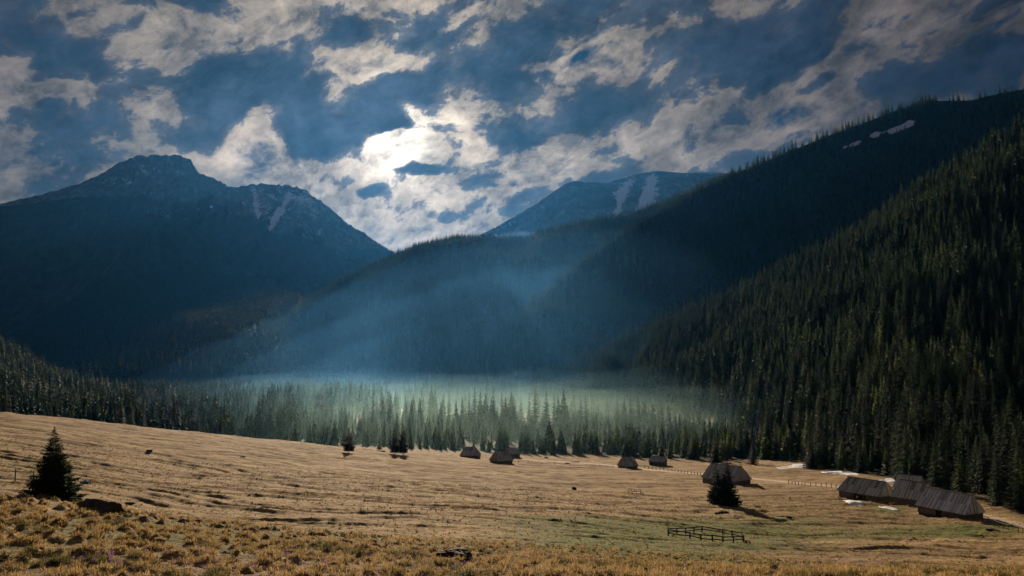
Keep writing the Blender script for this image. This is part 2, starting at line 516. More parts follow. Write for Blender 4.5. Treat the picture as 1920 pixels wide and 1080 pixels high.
# ------------------------------------------------------------------ ground height
# rows: forward distance; columns: photo column of the ray; values: height relative to the camera
COLS = np.array([-700, 0, 400, 700, 1000, 1300, 1600, 1920, 2600.0])
DIST = np.array([0.5, 7, 14, 20, 30, 36, 42, 50, 60, 70, 80, 95, 107, 125, 150, 180, 220, 260, 290, 310, 350, 420, 520, 700, 1000, 1400, 12000.0])
NEAR = {0.5: -1.75, 7: -2.4, 14: -4.0, 20: -4.95}
TAB = {
    -700: {30: -5.1, 42: -5.4, 50: -6.5, 70: -9, 95: -10, 150: -9, 220: -6, 290: -3, 350: -4, 520: -15, 1000: -30},
    0:    {30: -5.2, 36: -5.35, 40: -5.65, 50: -8.0, 60: -11, 80: -13, 107: -13.6, 150: -13.8, 200: -12.6, 260: -11.6, 300: -15, 420: -30, 520: -36},
    400:  {30: -6.1, 36: -6.7, 42: -7.4, 50: -9.3, 70: -14.2, 95: -17, 125: -18.5, 150: -19.3, 180: -19.4, 220: -19.4, 280: -20.0, 310: -23, 350: -30, 420: -36},
    700:  {30: -6.6, 42: -8.4, 50: -9.7, 70: -13.9, 95: -17.3, 125: -19.8, 150: -21.4, 180: -23.2, 220: -25, 290: -27.2, 310: -28.8, 350: -33, 420: -37},
    1000: {30: -6.9, 42: -9.3, 60: -12.6, 80: -15.8, 107: -19, 125: -20.8, 150: -22.9, 180: -25.3, 220: -28.2, 260: -31, 290: -33, 350: -36.8, 420: -37.5},
    1300: {30: -7.1, 42: -9.9, 60: -13.6, 80: -17.4, 107: -21.6, 125: -23, 150: -25, 180: -27, 220: -29.3, 260: -31.8, 310: -35, 420: -37},
    1600: {30: -7.2, 42: -10, 60: -14, 80: -18.2, 107: -22.8, 125: -24.2, 150: -25, 180: -25.9, 220: -27.3, 260: -28.6, 350: -31, 520: -34},
    1920: {30: -7.2, 42: -10, 60: -14.2, 80: -18.6, 107: -23, 130: -24.4, 150: -24.5, 180: -24.5, 220: -24.5, 350: -26},
    2600: {30: -7.2, 42: -10, 60: -14, 80: -18, 107: -21, 130: -20, 180: -18, 350: -15},
}
SG = np.linspace(-2.2, 2.2, 260)
LG = np.linspace(math.log(0.5), math.log(12000), 620)
def build_table():
    rows = []
    for c in COLS:
        kn = dict(NEAR); kn.update(TAB[int(c)])
        for d in (700, 1000, 1400, 12000):
            kn.setdefault(d, {700: -35, 1000: -31, 1400: -31, 12000: -31}[d])
        ks = sorted(kn)
        rows.append(np.interp(LG, np.log(ks), [kn[k] for k in ks]))
    rows = np.array(rows)
    sc_ = (COLS - 960) / F
    t = np.empty((len(SG), len(LG)))
    for j in range(len(LG)):
        t[:, j] = np.interp(SG, sc_, rows[:, j])
    def blur(a, s, ax):
        r = int(3 * s) + 1
        k = np.exp(-0.5 * (np.arange(-r, r + 1) / s) ** 2); k /= k.sum()
        pad = [(0, 0), (0, 0)]; pad[ax] = (r, r)
        ap = np.pad(a, pad, mode='edge')
        return np.apply_along_axis(lambda v: np.convolve(v, k, 'valid'), ax, ap)
    t = blur(t, 5.0, 0)
    t = blur(t, 4.0, 1)
    return t
TBL = build_table()

def base_z(X, Y):
    """smooth ground height (world) under (X, Y); sideways and behind the camera it follows the nearest column"""
    X = np.asarray(X, float); Y = np.asarray(Y, float)
    r = np.hypot(X, Y)
    th = np.arctan2(X, Y)
    tc_ = np.clip(th, -1.10, 1.10)
    s = np.tan(tc_)
    Ye = np.maximum(r * np.cos(tc_), 0.5)
    i = np.clip((s - SG[0]) / (SG[1] - SG[0]), 0, len(SG) - 1.001)
    j = np.clip((np.log(Ye) - LG[0]) / (LG[1] - LG[0]), 0, len(LG) - 1.001)
    i0 = i.astype(int); j0 = j.astype(int); fi = i - i0; fj = j - j0
    z = (TBL[i0, j0] * (1 - fi) + TBL[i0 + 1, j0] * fi) * (1 - fj) + (TBL[i0, j0 + 1] * (1 - fi) + TBL[i0 + 1, j0 + 1] * fi) * fj
    return z + ZC

# distance of the forest edge for each photo column
EDGE_PX = np.array([-900, 0, 300, 600, 830, 880, 1000, 1150, 1300, 1420, 1500, 1515, 1600, 1690, 1800, 1920, 2100, 2700.0])
EDGE_D = np.array([330, 330, 360, 390, 385, 372, 366, 352, 322, 300, 288, 250, 222, 190, 160, 132, 110, 95.0])
def edge_d(s):
    return np.interp(s, (EDGE_PX - 960) / F, EDGE_D)

TRACK = [(965, 861, 0), (1060, 866, 0), (1150, 873, 0), (1230, 882, 0), (1330, 890, 0), (1430, 899, 0), (1520, 909, 0), (1600, 915, 0), (1690, 930, 0), (1800, 958, 0), (1860, 970, 0), (1930, 985, 0), (2000, 1005, 0)]

def ray_ground(px, py, f=None, lo=18.0, hi=1200.0):
    f = f or base_z
    s, e = se(px, py)
    Y = np.exp(np.linspace(math.log(lo), math.log(hi), 4000))
    z = f(s * Y, Y)
    d = z - (ZC + e * Y)
    k = int(np.argmax(d >= 0))
    return s * Y[k], Y[k], float(z[k])

TRK = np.array([ray_ground(a, b)[:2] for a, b, _ in TRACK])
def dist_polyline(X, Y, P):
    best = np.full(np.shape(X), 1e9)
    for a, b in zip(P[:-1], P[1:]):
        ab = b - a
        t = np.clip(((X - a[0]) * ab[0] + (Y - a[1]) * ab[1]) / (ab @ ab), 0, 1)
        best = np.minimum(best, np.hypot(X - a[0] - t * ab[0], Y - a[1] - t * ab[1]))
    return best

PEN = ray_ground(1325, 1008)
def tussock(X, Y):
    """rounded grass mounds on a jittered grid: 0 between them, 1 on top"""
    c = .76
    ix = np.floor(X / c).astype(np.int64); iy = np.floor(Y / c).astype(np.int64)
    best = np.zeros(np.shape(X))
    for a in (-1, 0, 1):
        for b in (-1, 0, 1):
            h = PERM[(PERM[(ix + a) & 4095] + iy + b) & 4095]
            jx = (h % 64) / 64.0; jy = ((h // 64) % 64) / 64.0
            rad = .20 + .30 * (PERM[h] / 4096.0) ** 1.5
            amp = np.where(PERM[(h + 7) & 4095] > 900, .45 + .55 * PERM[(h + 19) & 4095] / 4096.0, 0)
            dd = np.hypot(X - (ix + a + jx) * c, (Y - (iy + b + jy) * c) * 1.1) / rad
            best = np.maximum(best, amp * (1 - np.clip(dd, 0, 1) ** 2) ** 1.2)
    return best

def ground_z(X, Y):
    X = np.asarray(X, float); Y = np.asarray(Y, float)
    r = np.hypot(X, Y)
    z = base_z(X, Y)
    flat = 1 - 0.85 * (1 - sstep(2.5, 7.0, dist_polyline(X, Y, TRK)))
    pen = np.exp(-(((X - PEN[0]) / 9) ** 2 + ((Y - PEN[1]) / 9) ** 2) ** 2)
    flat = flat * (1 - .85 * pen)
    z = z + fbm(X / 26, Y / 17, 3, 11) * 0.38 * sstep(30, 90, r) * flat * (1 - sstep(300, 500, r))
    z = z + fbm(X / 9, Y / 3.2, 4, 21) * 0.15 * sstep(25, 80, r) * flat * (1 - sstep(350, 500, r))
    # little terraces trodden along the slope
    ph = fbm(X / 40, Y / 14, 2, 31) * 1.6 + (Y + 0.12 * X) / 6.5
    w = ph - np.floor(ph)
    z = z + 0.20 * (sstep(0, 0.25, w) - w) * 2 * sstep(60, 110, r) * flat * (1 - sstep(300, 400, r))
    # tussocky near slope
    near = 1 - sstep(55, 85, r)
    z = z + (0.22 * tussock(X, Y) + 0.05 * fbm(X / .5, Y / .5, 2, 41) + .10 * fbm(X / 3, Y / 2.4, 2, 43)) * near * sstep(1.5, 5, r)
    t2 = np.abs(perlin(X / 2.2, Y / 1.6, 45))
    z = z + (0.09 - 0.18 * t2) * (1 - sstep(160, 260, r)) * sstep(45, 75, r) * flat
    return z

def drop(px, py):
    x, y, _ = ray_ground(px, py)
    return x, y, float(ground_z(np.array([x]), np.array([y]))[0])
def gz(x, y):
    return float(ground_z(np.array([x]), np.array([y]))[0])

def build_ground():
    ths = np.concatenate([np.linspace(-math.pi, -0.72, 60)[:-1], np.linspace(-0.72, 0.72, 980), np.linspace(0.72, math.pi, 60)[1:]])
    rs = [0.4]
    while rs[-1] < 11500:
        r = rs[-1]
        k = 1.06 if r < 12 else (1.0042 if r < 400 else (1.02 if r < 1300 else 1.12))
        rs.append(r * k)
    rs = np.array(rs)
    TH, R = np.meshgrid(ths, rs)
    X = R * np.sin(TH); Y = R * np.cos(TH)
    Z = ground_z(X, Y)
    n, m_ = X.shape
    V = np.stack([X, Y, Z], -1).reshape(-1, 3)
    V = np.vstack([V, [[0, 0, float(Z[0].mean())]]])
    idx = np.arange(n * m_).reshape(n, m_)
    Q = np.stack([idx[:-1, :-1], idx[:-1, 1:], idx[1:, 1:], idx[1:, :-1]], -1).reshape(-1, 4)
    Q = Q[:, ::-1]
    s = np.tan(np.clip(TH, -1.1, 1.1))
    d = R * np.cos(np.clip(TH, -1.1, 1.1))
    eg = edge_d(s)
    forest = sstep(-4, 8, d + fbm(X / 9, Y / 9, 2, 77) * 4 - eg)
    px = 960 + s * F
    pe = 700 - (Z - ZC) / np.maximum(d, 1) * F
    def patch(cx, cy, rx, ry, a):
        return a * np.exp(-(((px - cx) / rx) ** 2 + ((pe - cy) / ry) ** 2))
    green = patch(1150, 985, 260, 30, 1.0) + patch(1450, 1000, 320, 34, .6) + patch(950, 965, 160, 12, .35) + patch(250, 1000, 400, 50, .30) + patch(700, 1010, 300, 30, .25) + patch(60, 870, 120, 40, .5) + patch(1250, 1035, 200, 25, .55) + patch(1800, 985, 140, 16, .6) + patch(1650, 945, 60, 10, .6) + patch(1480, 968, 80, 8, .3)
    green = green - 0.35 * sstep(880, 820, pe)
    tus = tussock(X, Y)
    nr = 1 - sstep(50, 75, R)
    green = green + nr * (.45 - 1.0 * tus)
    purple = patch(1560, 1045, 260, 28, .8) + patch(1500, 960, 250, 20, .2) + patch(1200, 940, 250, 25, .25)
    dirt = nr * (.42 - 1.2 * tus) + patch(800, 900, 350, 18, .30) + patch(150, 830, 200, 40, .25) + patch(1410, 888, 60, 6, .35)
    at = {k: np.append(a.ravel(), 0) for k, a in (('green', green), ('purple', purple), ('dirt', dirt), ('forest', forest))}
    me = mesh_np("meadow_ground", V, Q, [M['meadow']], True, at)
    o = link("ground", me)
    tag(o, kind='structure')
    # close the pole under the camera
    c = len(V) - 1
    import bmesh
    return o
build_ground()

# ------------------------------------------------------------------ hills and mountains
def polyfn(pts, smooth_=0):
    a = np.array(pts, float)
    return lambda px: np.interp(px, a[:, 0], a[:, 1])

class Hill:
    """radial loft between a foot line and a ridge line, both given as photo columns -> photo rows at a distance"""
    def __init__(self, ridge, d_ridge, foot, d_foot, amp, wave, seed, power=1.0, jag=0.0, jagw=10.0, back=1.8):
        self.rg = polyfn(ridge); self.dr = polyfn(d_ridge) if isinstance(d_ridge, list) else (lambda p: p * 0 + d_ridge)
        self.ft = polyfn(foot) if isinstance(foot, list) else (lambda p: p * 0 + foot)
        self.df = polyfn(d_foot) if isinstance(d_foot, list) else (lambda p: p * 0 + d_foot)
        self.amp, self.wave, self.seed, self.power, self.jag, self.jagw, self.back = amp, wave, seed, power, jag, jagw, back
    def lines(self, px):
        px = np.asarray(px, float)
        rg = self.rg(px) + (self.jag * fbm(px / self.jagw, px * 0 + self.seed, 4, self.seed, 0.6) if self.jag else 0)
        dr, df = self.dr(px), self.df(px)
        er = se(px, rg)[1]; ef = se(px, self.ft(px))[1]
        return dr, df, er * dr, ef * df
    def z(self, px, d):
        px = np.asarray(px, float); d = np.asarray(d, float)
        dr, df, zr, zf = self.lines(px)
        t = (d - df) / (dr - df)
        tt = np.clip(t, 0, 1)
        z = zf + (zr - zf) * tt ** self.power
        X = (px - 960) / F * d
        env = np.clip(np.sin(np.pi * np.clip(t, 0, 1)), 0, 1) ** 1.1
        # spurs and gullies running down the slope
        n = fbm(X / self.wave, d / (self.wave * 2.2), 5, self.seed, 0.5)
        z = z + self.amp * n * env
        z = np.where(t > 1, zr - (d - dr) * 0.45 + 0 * z, z)
        z = np.where(t < 0, zf + (d - df) * 0.3, z)
        return z + ZC
    def build(self, name, mat, px0, px1, npx, nt, attrs=None):
        px = np.linspace(px0, px1, npx)
        t = np.concatenate([[-0.12, -0.05], np.linspace(0, 1, nt), [1.004, 1.02, 1.06, 1.15, 1.3, 1.6]])
        PX, Tt = np.meshgrid(px, t)
        dr, df, _, _ = self.lines(PX)
        D = df + (dr - df) * Tt
        Z = self.z(PX, D)
        X = (PX - 960) / F * D
        V = np.stack([X, D, Z], -1).reshape(-1, 3)
        n, m_ = PX.shape
        idx = np.arange(n * m_).reshape(n, m_)
        Q = np.stack([idx[:-1, :-1], idx[:-1, 1:], idx[1:, 1:], idx[1:, :-1]], -1).reshape(-1, 4)
        py = 700 - (Z - ZC) / D * F
        at = {k: f(PX, py).ravel() for k, f in (attrs or {}).items()}
        me = mesh_np(name, V, Q, [mat], True, at)
        o = link(name, me)
        tag(o, kind='structure')
        return o

def streak(px, py, x0, y0, x1, y1, w, a):
    """a soft-edged band from one photo point to another, as a snow mask"""
    ax, ay = x1 - x0, y1 - y0
    L2 = ax * ax + ay * ay
    t = np.clip(((px - x0) * ax + (py - y0) * ay) / L2, 0, 1)
    d = np.hypot(px - x0 - t * ax, py - y0 - t * ay)
    return a * np.exp(-(d / w) ** 2)

def snow_left(px, py):
    s = -0.34 - .9 * np.clip((py - 400) / 60, 0, 1) - .5 * np.clip((330 - px) / 150, 0, 1) * np.clip((py - 340) / 40, 0, 1)
    for a in [(466, 352, 474, 405, 6, .75), (535, 362, 502, 425, 6, 1.15), (515, 392, 500, 428, 7, .9), (548, 368, 575, 372, 8, .5), (565, 440, 578, 465, 6, .9), (598, 425, 590, 445, 4, .6),
              (225, 445, 232, 480, 3, .8), (232, 335, 212, 365, 4, .7), (250, 312, 262, 320, 5, .6), (240, 300, 260, 303, 4, .4), (384, 380, 388, 386, 3, .9), (405, 405, 407, 412, 3, .8), (208, 400, 225, 440, 2.5, .45),
              (490, 370, 500, 400, 12, .55), (475, 350, 478, 395, 9, .5), (560, 360, 600, 430, 16, .34), (540, 385, 520, 420, 10, .4), (585, 440, 600, 470, 8, .5), (440, 365, 450, 380, 8, .35), (200, 330, 300, 300, 12, .22), (555, 400, 560, 430, 14, .3), (305, 400, 312, 420, 2, .6), (520, 350, 590, 400, 16, .28), (500, 362, 510, 372, 4, .7)]:
        s = s + streak(px, py, *a)
    return s
def rock_left(px, py):
    top = np.interp(px, [0, 150, 240, 370, 440, 540, 640, 740], [380, 360, 300, 330, 350, 350, 415, 475])
    reach = np.interp(px, [0, 150, 240, 370, 440, 540, 640, 720], [-30, 10, 100, 70, 60, 120, 70, 0])
    return 0.95 - np.clip((py - top) / np.maximum(reach, 5), 0, 3) * 0.8
def snow_mid(px, py):
    s = -0.36 + 0 * px
    for a in [(1185, 338, 1165, 360, 12, 1.0), (1172, 358, 1160, 395, 8, 1.05), (1228, 332, 1216, 372, 12, 1.5), (1218, 368, 1202, 396, 11, 1.3), (1240, 350, 1236, 372, 5, .5), (1310, 345, 1290, 352, 8, .45),
              (1000, 436, 930, 440, 5, .95), (970, 432, 990, 440, 6, .5), (1060, 395, 1130, 400, 26, .22), (930, 425, 960, 415, 8, .4), (1330, 335, 1340, 340, 5, .4)]:
        s = s + streak(px, py, *a)
    return s

A_ = Hill([(-700, 640), (-300, 470), (-100, 405), (0, 378), (60, 365), (130, 345), (180, 322), (205, 305), (240, 292), (290, 290), (325, 291), (345, 302), (362, 325), (382, 332), (400, 338), (415, 348), (430, 352), (455, 346), (484, 344), (510, 347), (535, 347), (560, 354), (590, 374), (625, 398), (640, 415), (680, 437), (700, 452), (740, 475), (800, 510), (900, 570)],
          4500, 705, 2700, 190, 420, 3, 1.15, 3.0, 14.0)
A_.build("mountain_massif", M['rock'], -700, 900, 1100, 170, {'snow': snow_left, 'rock': rock_left})
F_ = Hill([(780, 500), (860, 460), (890, 444), (930, 425), (960, 408), (1000, 385), (1040, 358), (1062, 344), (1080, 339), (1100, 341), (1140, 343), (1170, 334), (1200, 326), (1240, 320), (1280, 324), (1340, 323), (1390, 326), (1500, 330), (1700, 380)],
          6000, 640, 3800, 110, 480, 9, 0.9, 0.8, 14)
F_.build("snowy_mountain", M['alpine'], 790, 1700, 620, 110, {'snow': snow_mid, 'rock': lambda px, py: 0.55 + 0 * px})
B_ = Hill([(-700, 900), (-300, 770), (-100, 695), (0, 646), (50, 612), (100, 583), (150, 556), (200, 534), (250, 517), (290, 510), (340, 508), (400, 513), (440, 521), (480, 532), (520, 546), (560, 556), (640, 592), (720, 640), (800, 690), (860, 725)],
          [(-700, 1700), (200, 2450), (620, 2350), (860, 1700)], 728, 1100, 14, 260, 17)
B_.build("domed_hill", M['floor'], -700, 850, 260, 60, {'snow': lambda a, b: a * 0 - 4})
E_H = Hill([(380, 735), (440, 690), (500, 630), (560, 580), (590, 557), (640, 530), (680, 507), (740, 475), (780, 463), (850, 449), (900, 446), (960, 449), (990, 449), (1015, 434), (1060, 425), (1100, 416), (1180, 402), (1260, 372), (1330, 345), (1400, 322), (1600, 300), (1900, 330)],
           [(380, 1500), (600, 2100), (900, 2400), (1900, 2400)], 728, [(380, 1200), (900, 1080), (1900, 1080)], 90, 260, 23)
E_H.build("wooded_ridge", M['floor'], 380, 1900, 300, 80, {'snow': lambda a, b: a * 0 - 4})
D_ = Hill([(820, 735), (900, 655), (1000, 570), (1100, 487), (1200, 420), (1260, 390), (1320, 357), (1380, 328), (1440, 305), (1500, 281), (1570, 254), (1640, 230), (1700, 208), (1760, 190), (1800, 189), (1850, 188), (1880, 180), (1920, 172), (2100, 145), (2600, 60)],
          [(820, 1150), (1380, 1450), (2600, 1700)], 728, 990, 60, 170, 29)
def snow_d(px, py):
    s = -1.6 + 0 * px
    for a in [(1615, 263, 1660, 243, 6, 1.8), (1660, 243, 1720, 227, 9, 2.1), (1725, 215, 1740, 235, 7, 1.6), (1560, 278, 1600, 268, 4, 1.6), (1600, 268, 1625, 260, 5, 1.8), (1690, 238, 1738, 215, 5, 1.7)]:
        s = s + streak(px, py, *a)
    return s
D_.build("high_slope", M['floor'], 820, 2600, 620, 150, {'snow': snow_d})
G_ = Hill([(960, 740), (1050, 712), (1120, 680), (1180, 648), (1250, 618), (1330, 585), (1400, 555), (1480, 512), (1560, 478), (1620, 446), (1660, 420), (1700, 392), (1740, 365), (1800, 330), (1850, 305), (1920, 268), (2050, 190), (2600, 0)],
          [(960, 960), (1300, 800), (1600, 680), (1920, 620), (2600, 560)], [(960, 745), (1180, 752), (1300, 768), (1420, 800), (1515, 842), (1600, 848), (1690, 852), (1800, 858), (1920, 858), (2100, 850), (2600, 800)],
          [(960, 800), (1180, 640), (1300, 520), (1420, 400), (1515, 320), (1600, 285), (1690, 255), (1800, 235), (1920, 232), (2100, 240), (2600, 270)], 16, 70, 37)
G_.build("near_slope", M['floor'], 960, 2600, 420, 110, {'snow': lambda a, b: a * 0 - 4})
L_ = Hill([(-900, 300), (-300, 500), (-100, 600), (0, 652), (60, 680), (100, 702), (160, 727), (220, 740), (280, 764), (330, 787), (380, 812), (450, 850)],
          [(-900, 600), (0, 820), (450, 720)], 790, [(-900, 380), (0, 460), (450, 560)], 14, 90, 41)
L_.build("dark_spur", M['floor'], -900, 450, 220, 50, {'snow': lambda a, b: a * 0 - 4})

# ------------------------------------------------------------------ spruces
def spruce_mesh(seed, tiers, per, R, detail, t0=0.06, droop=0.32, gap=0.0, ragged=0.25, pw=0.97):
    """unit-height crown as triangles: verts, faces, tint per vertex"""
    r = np.random.default_rng(seed)
    V = []; Fc = []; Ti = []
    def tri(a, b, c, t):
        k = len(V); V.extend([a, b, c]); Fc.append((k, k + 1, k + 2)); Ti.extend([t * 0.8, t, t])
    phase = r.random() * 6.28
    lop = r.uniform(0, .18); lopa = r.random() * 6.28
    for i in range(tiers):
        ui = 1 - (1 - i / tiers) ** 1.12
        n = max(3, int(per * (0.5 + 0.5 * (1 - ui)) + 0.5))
        for k in range(n):
            if gap and r.random() < gap: continue
            u = min(max(ui + r.uniform(-.55, .55) / tiers, 0), 0.985)
            z0 = t0 + (1 - t0) * u
            prof = 1.08 * (1 - u) ** pw * (0.78 + 0.22 * min(1, u * 9))
            a = phase + i * 2.4 + 6.283 * (k + r.uniform(-.3, .3)) / n
            l = R * prof * (1 + r.uniform(-ragged, ragged * 0.7)) * (1 + lop * math.cos(a - lopa)) + 0.008
            ca, sa = math.cos(a), math.sin(a)
            dr = droop * (1.15 - 0.8 * u) * r.uniform(.7, 1.3)
            w = l * r.uniform(.26, .42) + 0.010
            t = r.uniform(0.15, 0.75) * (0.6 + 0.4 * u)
            def P(q, side, dz):
                rr = l * q
                zz = z0 - dr * l * (q ** 0.8) + 0.14 * l * max(0, q - .6) / .4 + dz
                return (ca * rr - sa * side, sa * rr + ca * side, zz)
            if detail == 0:
                tri(P(0, 0, .008), P(.6, w, -w * .25), P(1, 0, 0), t)
                tri(P(0, 0, .008), P(1, 0, 0), P(.6, -w, -w * .25), t)
            elif detail == 1:
                tri(P(0, 0, .01), P(.55, w, -w * .3), P(1, 0, 0), t)
                tri(P(0, 0, .01), P(1, 0, 0), P(.55, -w, -w * .3), t)
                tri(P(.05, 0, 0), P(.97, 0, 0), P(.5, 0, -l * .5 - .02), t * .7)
            else:
                nt = 4 if detail == 2 else 7
                th = 0.006 if detail == 2 else 0.0045
                tri(P(0, 0, .004), P(1, th, 0), P(1, -th, 0), t)
                for j in range(nt):
                    q = 0.22 + 0.72 * (j + r.uniform(0, .5)) / nt
                    ww = w * (1.15 - q) * 1.25 * r.uniform(.7, 1.2)
                    for sd in (1, -1):
                        tri(P(q - .10, 0, 0), P(q + .06, 0, 0), P(min(q + .22, 1.05), sd * ww, -ww * r.uniform(.25, .7)), t * r.uniform(.8, 1.2))
                    if r.random() < .7:
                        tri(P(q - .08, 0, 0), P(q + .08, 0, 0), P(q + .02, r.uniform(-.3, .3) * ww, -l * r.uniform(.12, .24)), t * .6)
    # leader
    tri((-.006, 0, .93), (.006, 0, .93), (0, 0, 1.01), .5)
    tri((0, -.006, .93), (0, .006, .93), (0, 0, 1.01), .5)
    return np.array(V, np.float32), np.array(Fc, np.int32), np.array(Ti, np.float32)

def trunk_mesh(name, bare=False):
    mb = MB()
    n = 8
    pts = []
    zs = [-0.03, 0.0, .03, .25, .55, .8, .96]
    rr = [.020, .018, .0135, .0105, .007, .0035, .001]
    for z, r_ in zip(zs, rr):
        for k in range(n):
            a = 6.283 * k / n
            pts.append((r_ * math.cos(a), r_ * math.sin(a), z))
    fs = []
    for i in range(len(zs) - 1):
        for k in range(n):
            fs.append((i * n + k, i * n + (k + 1) % n, (i + 1) * n + (k + 1) % n, (i + 1) * n + k))
    mb.poly(pts, fs)
    me = bpy.data.meshes.new(name)
    me.from_pydata(mb.v, [], mb.f)
    me.materials.append(M['bark'])
    me.update()
    return me

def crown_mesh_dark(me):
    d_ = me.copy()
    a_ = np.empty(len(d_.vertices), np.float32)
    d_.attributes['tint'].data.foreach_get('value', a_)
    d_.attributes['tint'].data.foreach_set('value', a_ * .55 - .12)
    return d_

TRUNK = trunk_mesh("trunk")
def crown_mesh(seed, tiers, per, R, detail, **kw):
    v, f, t = spruce_mesh(seed, tiers, per, R, detail, **kw)
    return mesh_np("crown", v, f, [M['needles']], False, {'tint': t})

HERO = [crown_mesh(101, 46, 16, .31, 3, t0=0.0, ragged=.48, droop=.16), crown_mesh(102, 36, 13, .29, 3, t0=.06, droop=.15, gap=.08, ragged=.4),
        crown_mesh(103, 38, 14, .29, 3, t0=.03, droop=.22, gap=.04, ragged=.35)]
HERO.append(crown_mesh(104, 34, 12, .215, 3, t0=.13, droop=.16, gap=.05, ragged=.35, pw=.75))
PROTO = [crown_mesh(200 + i, 28, 9, R, 2, droop=.42, t0=t0, ragged=rg, gap=g) for i, (R, t0, rg, g) in enumerate(
    [(.22, .03, .25, 0), (.19, .05, .3, .05), (.25, .02, .25, 0), (.17, .10, .35, .1), (.21, .08, .3, .08), (.23, .03, .3, 0)])]

DARK = [crown_mesh_dark(m_) for m_ in PROTO]

def spruce(loc, h, me, label, group=None, wide=1.0, name="spruce_tree", cat="tree", rz=None):
    r = empty(name, loc, random.uniform(0, 6.28) if rz is None else rz)
    r.scale = (h * wide, h * wide, h)
    tag(r, label, cat, group)
    link("trunk", TRUNK, r)
    link("crown", me, r)
    return r

# single trees and pairs on the meadow
x, y, z = drop(95, 925)
d0 = 42.0
s0 = se(95, 925)[0]
hx, hy = s0 * 41.5, 41.5
spruce((hx, hy, gz(hx, hy) - .05), 3.95, HERO[0], "broad dark spruce standing alone on the tussocky crest beside the black boulder", wide=1.06)
for (px, py, tp_, k, w_, lb) in [
        (1344, 949, 872, 1, .86, "shorter spruce of the pair growing before the big hip-roofed barn"),
        (1364, 952, 863, 2, .90, "taller spruce of the pair growing before the big hip-roofed barn"),
        (654, 850, 804, 3, 1.05, "solitary small spruce standing on the meadow crest with its shadow below"),
        (740, 853, 802, 3, .85, "slim spruce, first of the close pair on the meadow crest"),
        (756, 854, 798, 3, .9, "slim spruce with denser crown, second of the close pair on the meadow crest")]:
    x, y, z = drop(px, py)
    h = (se(px, tp_)[1] * y + ZC - z) * 1.08
    spruce((x, y, z - .1), h, HERO[k], lb, wide=w_)

# ---- the woods: scatter positions, then keep the largest in view as single trees
def scatter_polar(px0, px1, d0, d1, spacing, seed):
    """points on a jittered grid inside a fan of ground"""
    r = np.random.default_rng(seed)
    s0, s1 = (px0 - 960) / F, (px1 - 960) / F
    xs = np.arange(min(s0 * d1, s0 * d0), max(s1 * d1, s1 * d0), spacing)
    ys = np.arange(d0, d1, spacing)
    X, Y = np.meshgrid(xs, ys)
    X = (X + r.uniform(-.62, .62, X.shape) * spacing).ravel(); Y = (Y + r.uniform(-.62, .62, Y.shape) * spacing).ravel()
    ok = (X / Y > s0) & (X / Y < s1) & (Y > d0) & (Y < d1)
    return X[ok] / Y[ok], Y[ok]

trees = []   # rows: x, y, z, h, width, lod, tint
def add(s, d, z, h, tint, lod, wide=1.0):
    x = s * d
    trees.append(np.stack([x, d, z, h, np.full_like(x, 1.0) * wide, np.full_like(x, lod), tint], 1))

# valley floor wood
s, d = scatter_polar(-100, 2300, 95, 1080, 5.6, 1)
px = s * F + 960
eg = edge_d(s)
okk = d > eg + rng.uniform(-1, 3, len(s))
pw = px + 230 * fbm(s * d / 90, d / 60, 3, 63) + (930 - d) * .25
clear = (pw > 760) & (pw < 1370) & (d > 560) & (d < 930)               # the misty clearing
clear &= rng.random(len(s)) < 0.96
thin = (px > 250) & (px < 1050) & (d > 400) & (rng.random(len(s)) < 0.42)
foot = G_.lines(px)[1]
inG = (px > 1000) & (d > foot)
okk &= ~clear & ~thin & ~inG
young = (px > 1000) & (d > 430) & (d < 560) & (rng.random(len(s)) < .55)
okk &= ~young
s, d, px = s[okk], d[okk], px[okk]
depth = d - edge_d(s)
cl_ = fbm(s * d / 26, d / 22, 3, 57)
kp = (cl_ + rng.normal(0, .16, len(s)) > -.30) | (px > 1450)
s, d, px, depth, cl_ = s[kp], d[kp], px[kp], depth[kp], cl_[kp]
h = 9.5 + 6.5 * np.clip(depth / 70, 0, 1) + 3.5 * np.clip(depth / 300, 0, 1) + rng.normal(0, 2.6, len(s))
lowz = (px < 1380) & (px > 560) & (d < 560)
h = np.where(lowz, 8.0 + 3.5 * np.clip(depth / 120, 0, 1) + rng.normal(0, 1.6, len(s)), h)
h = np.clip(h * (1 + .38 * cl_), 4.5, 26)
# on the open crest side the near rows stay low
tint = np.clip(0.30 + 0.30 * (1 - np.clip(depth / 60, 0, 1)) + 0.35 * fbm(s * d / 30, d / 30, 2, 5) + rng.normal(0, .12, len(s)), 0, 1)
tint = tint - .75 * (1 - sstep(250, 620, px))  # shade over the left-hand trees put into their tint
add(s, d, ground_z(s * d, d), h, tint, 1)
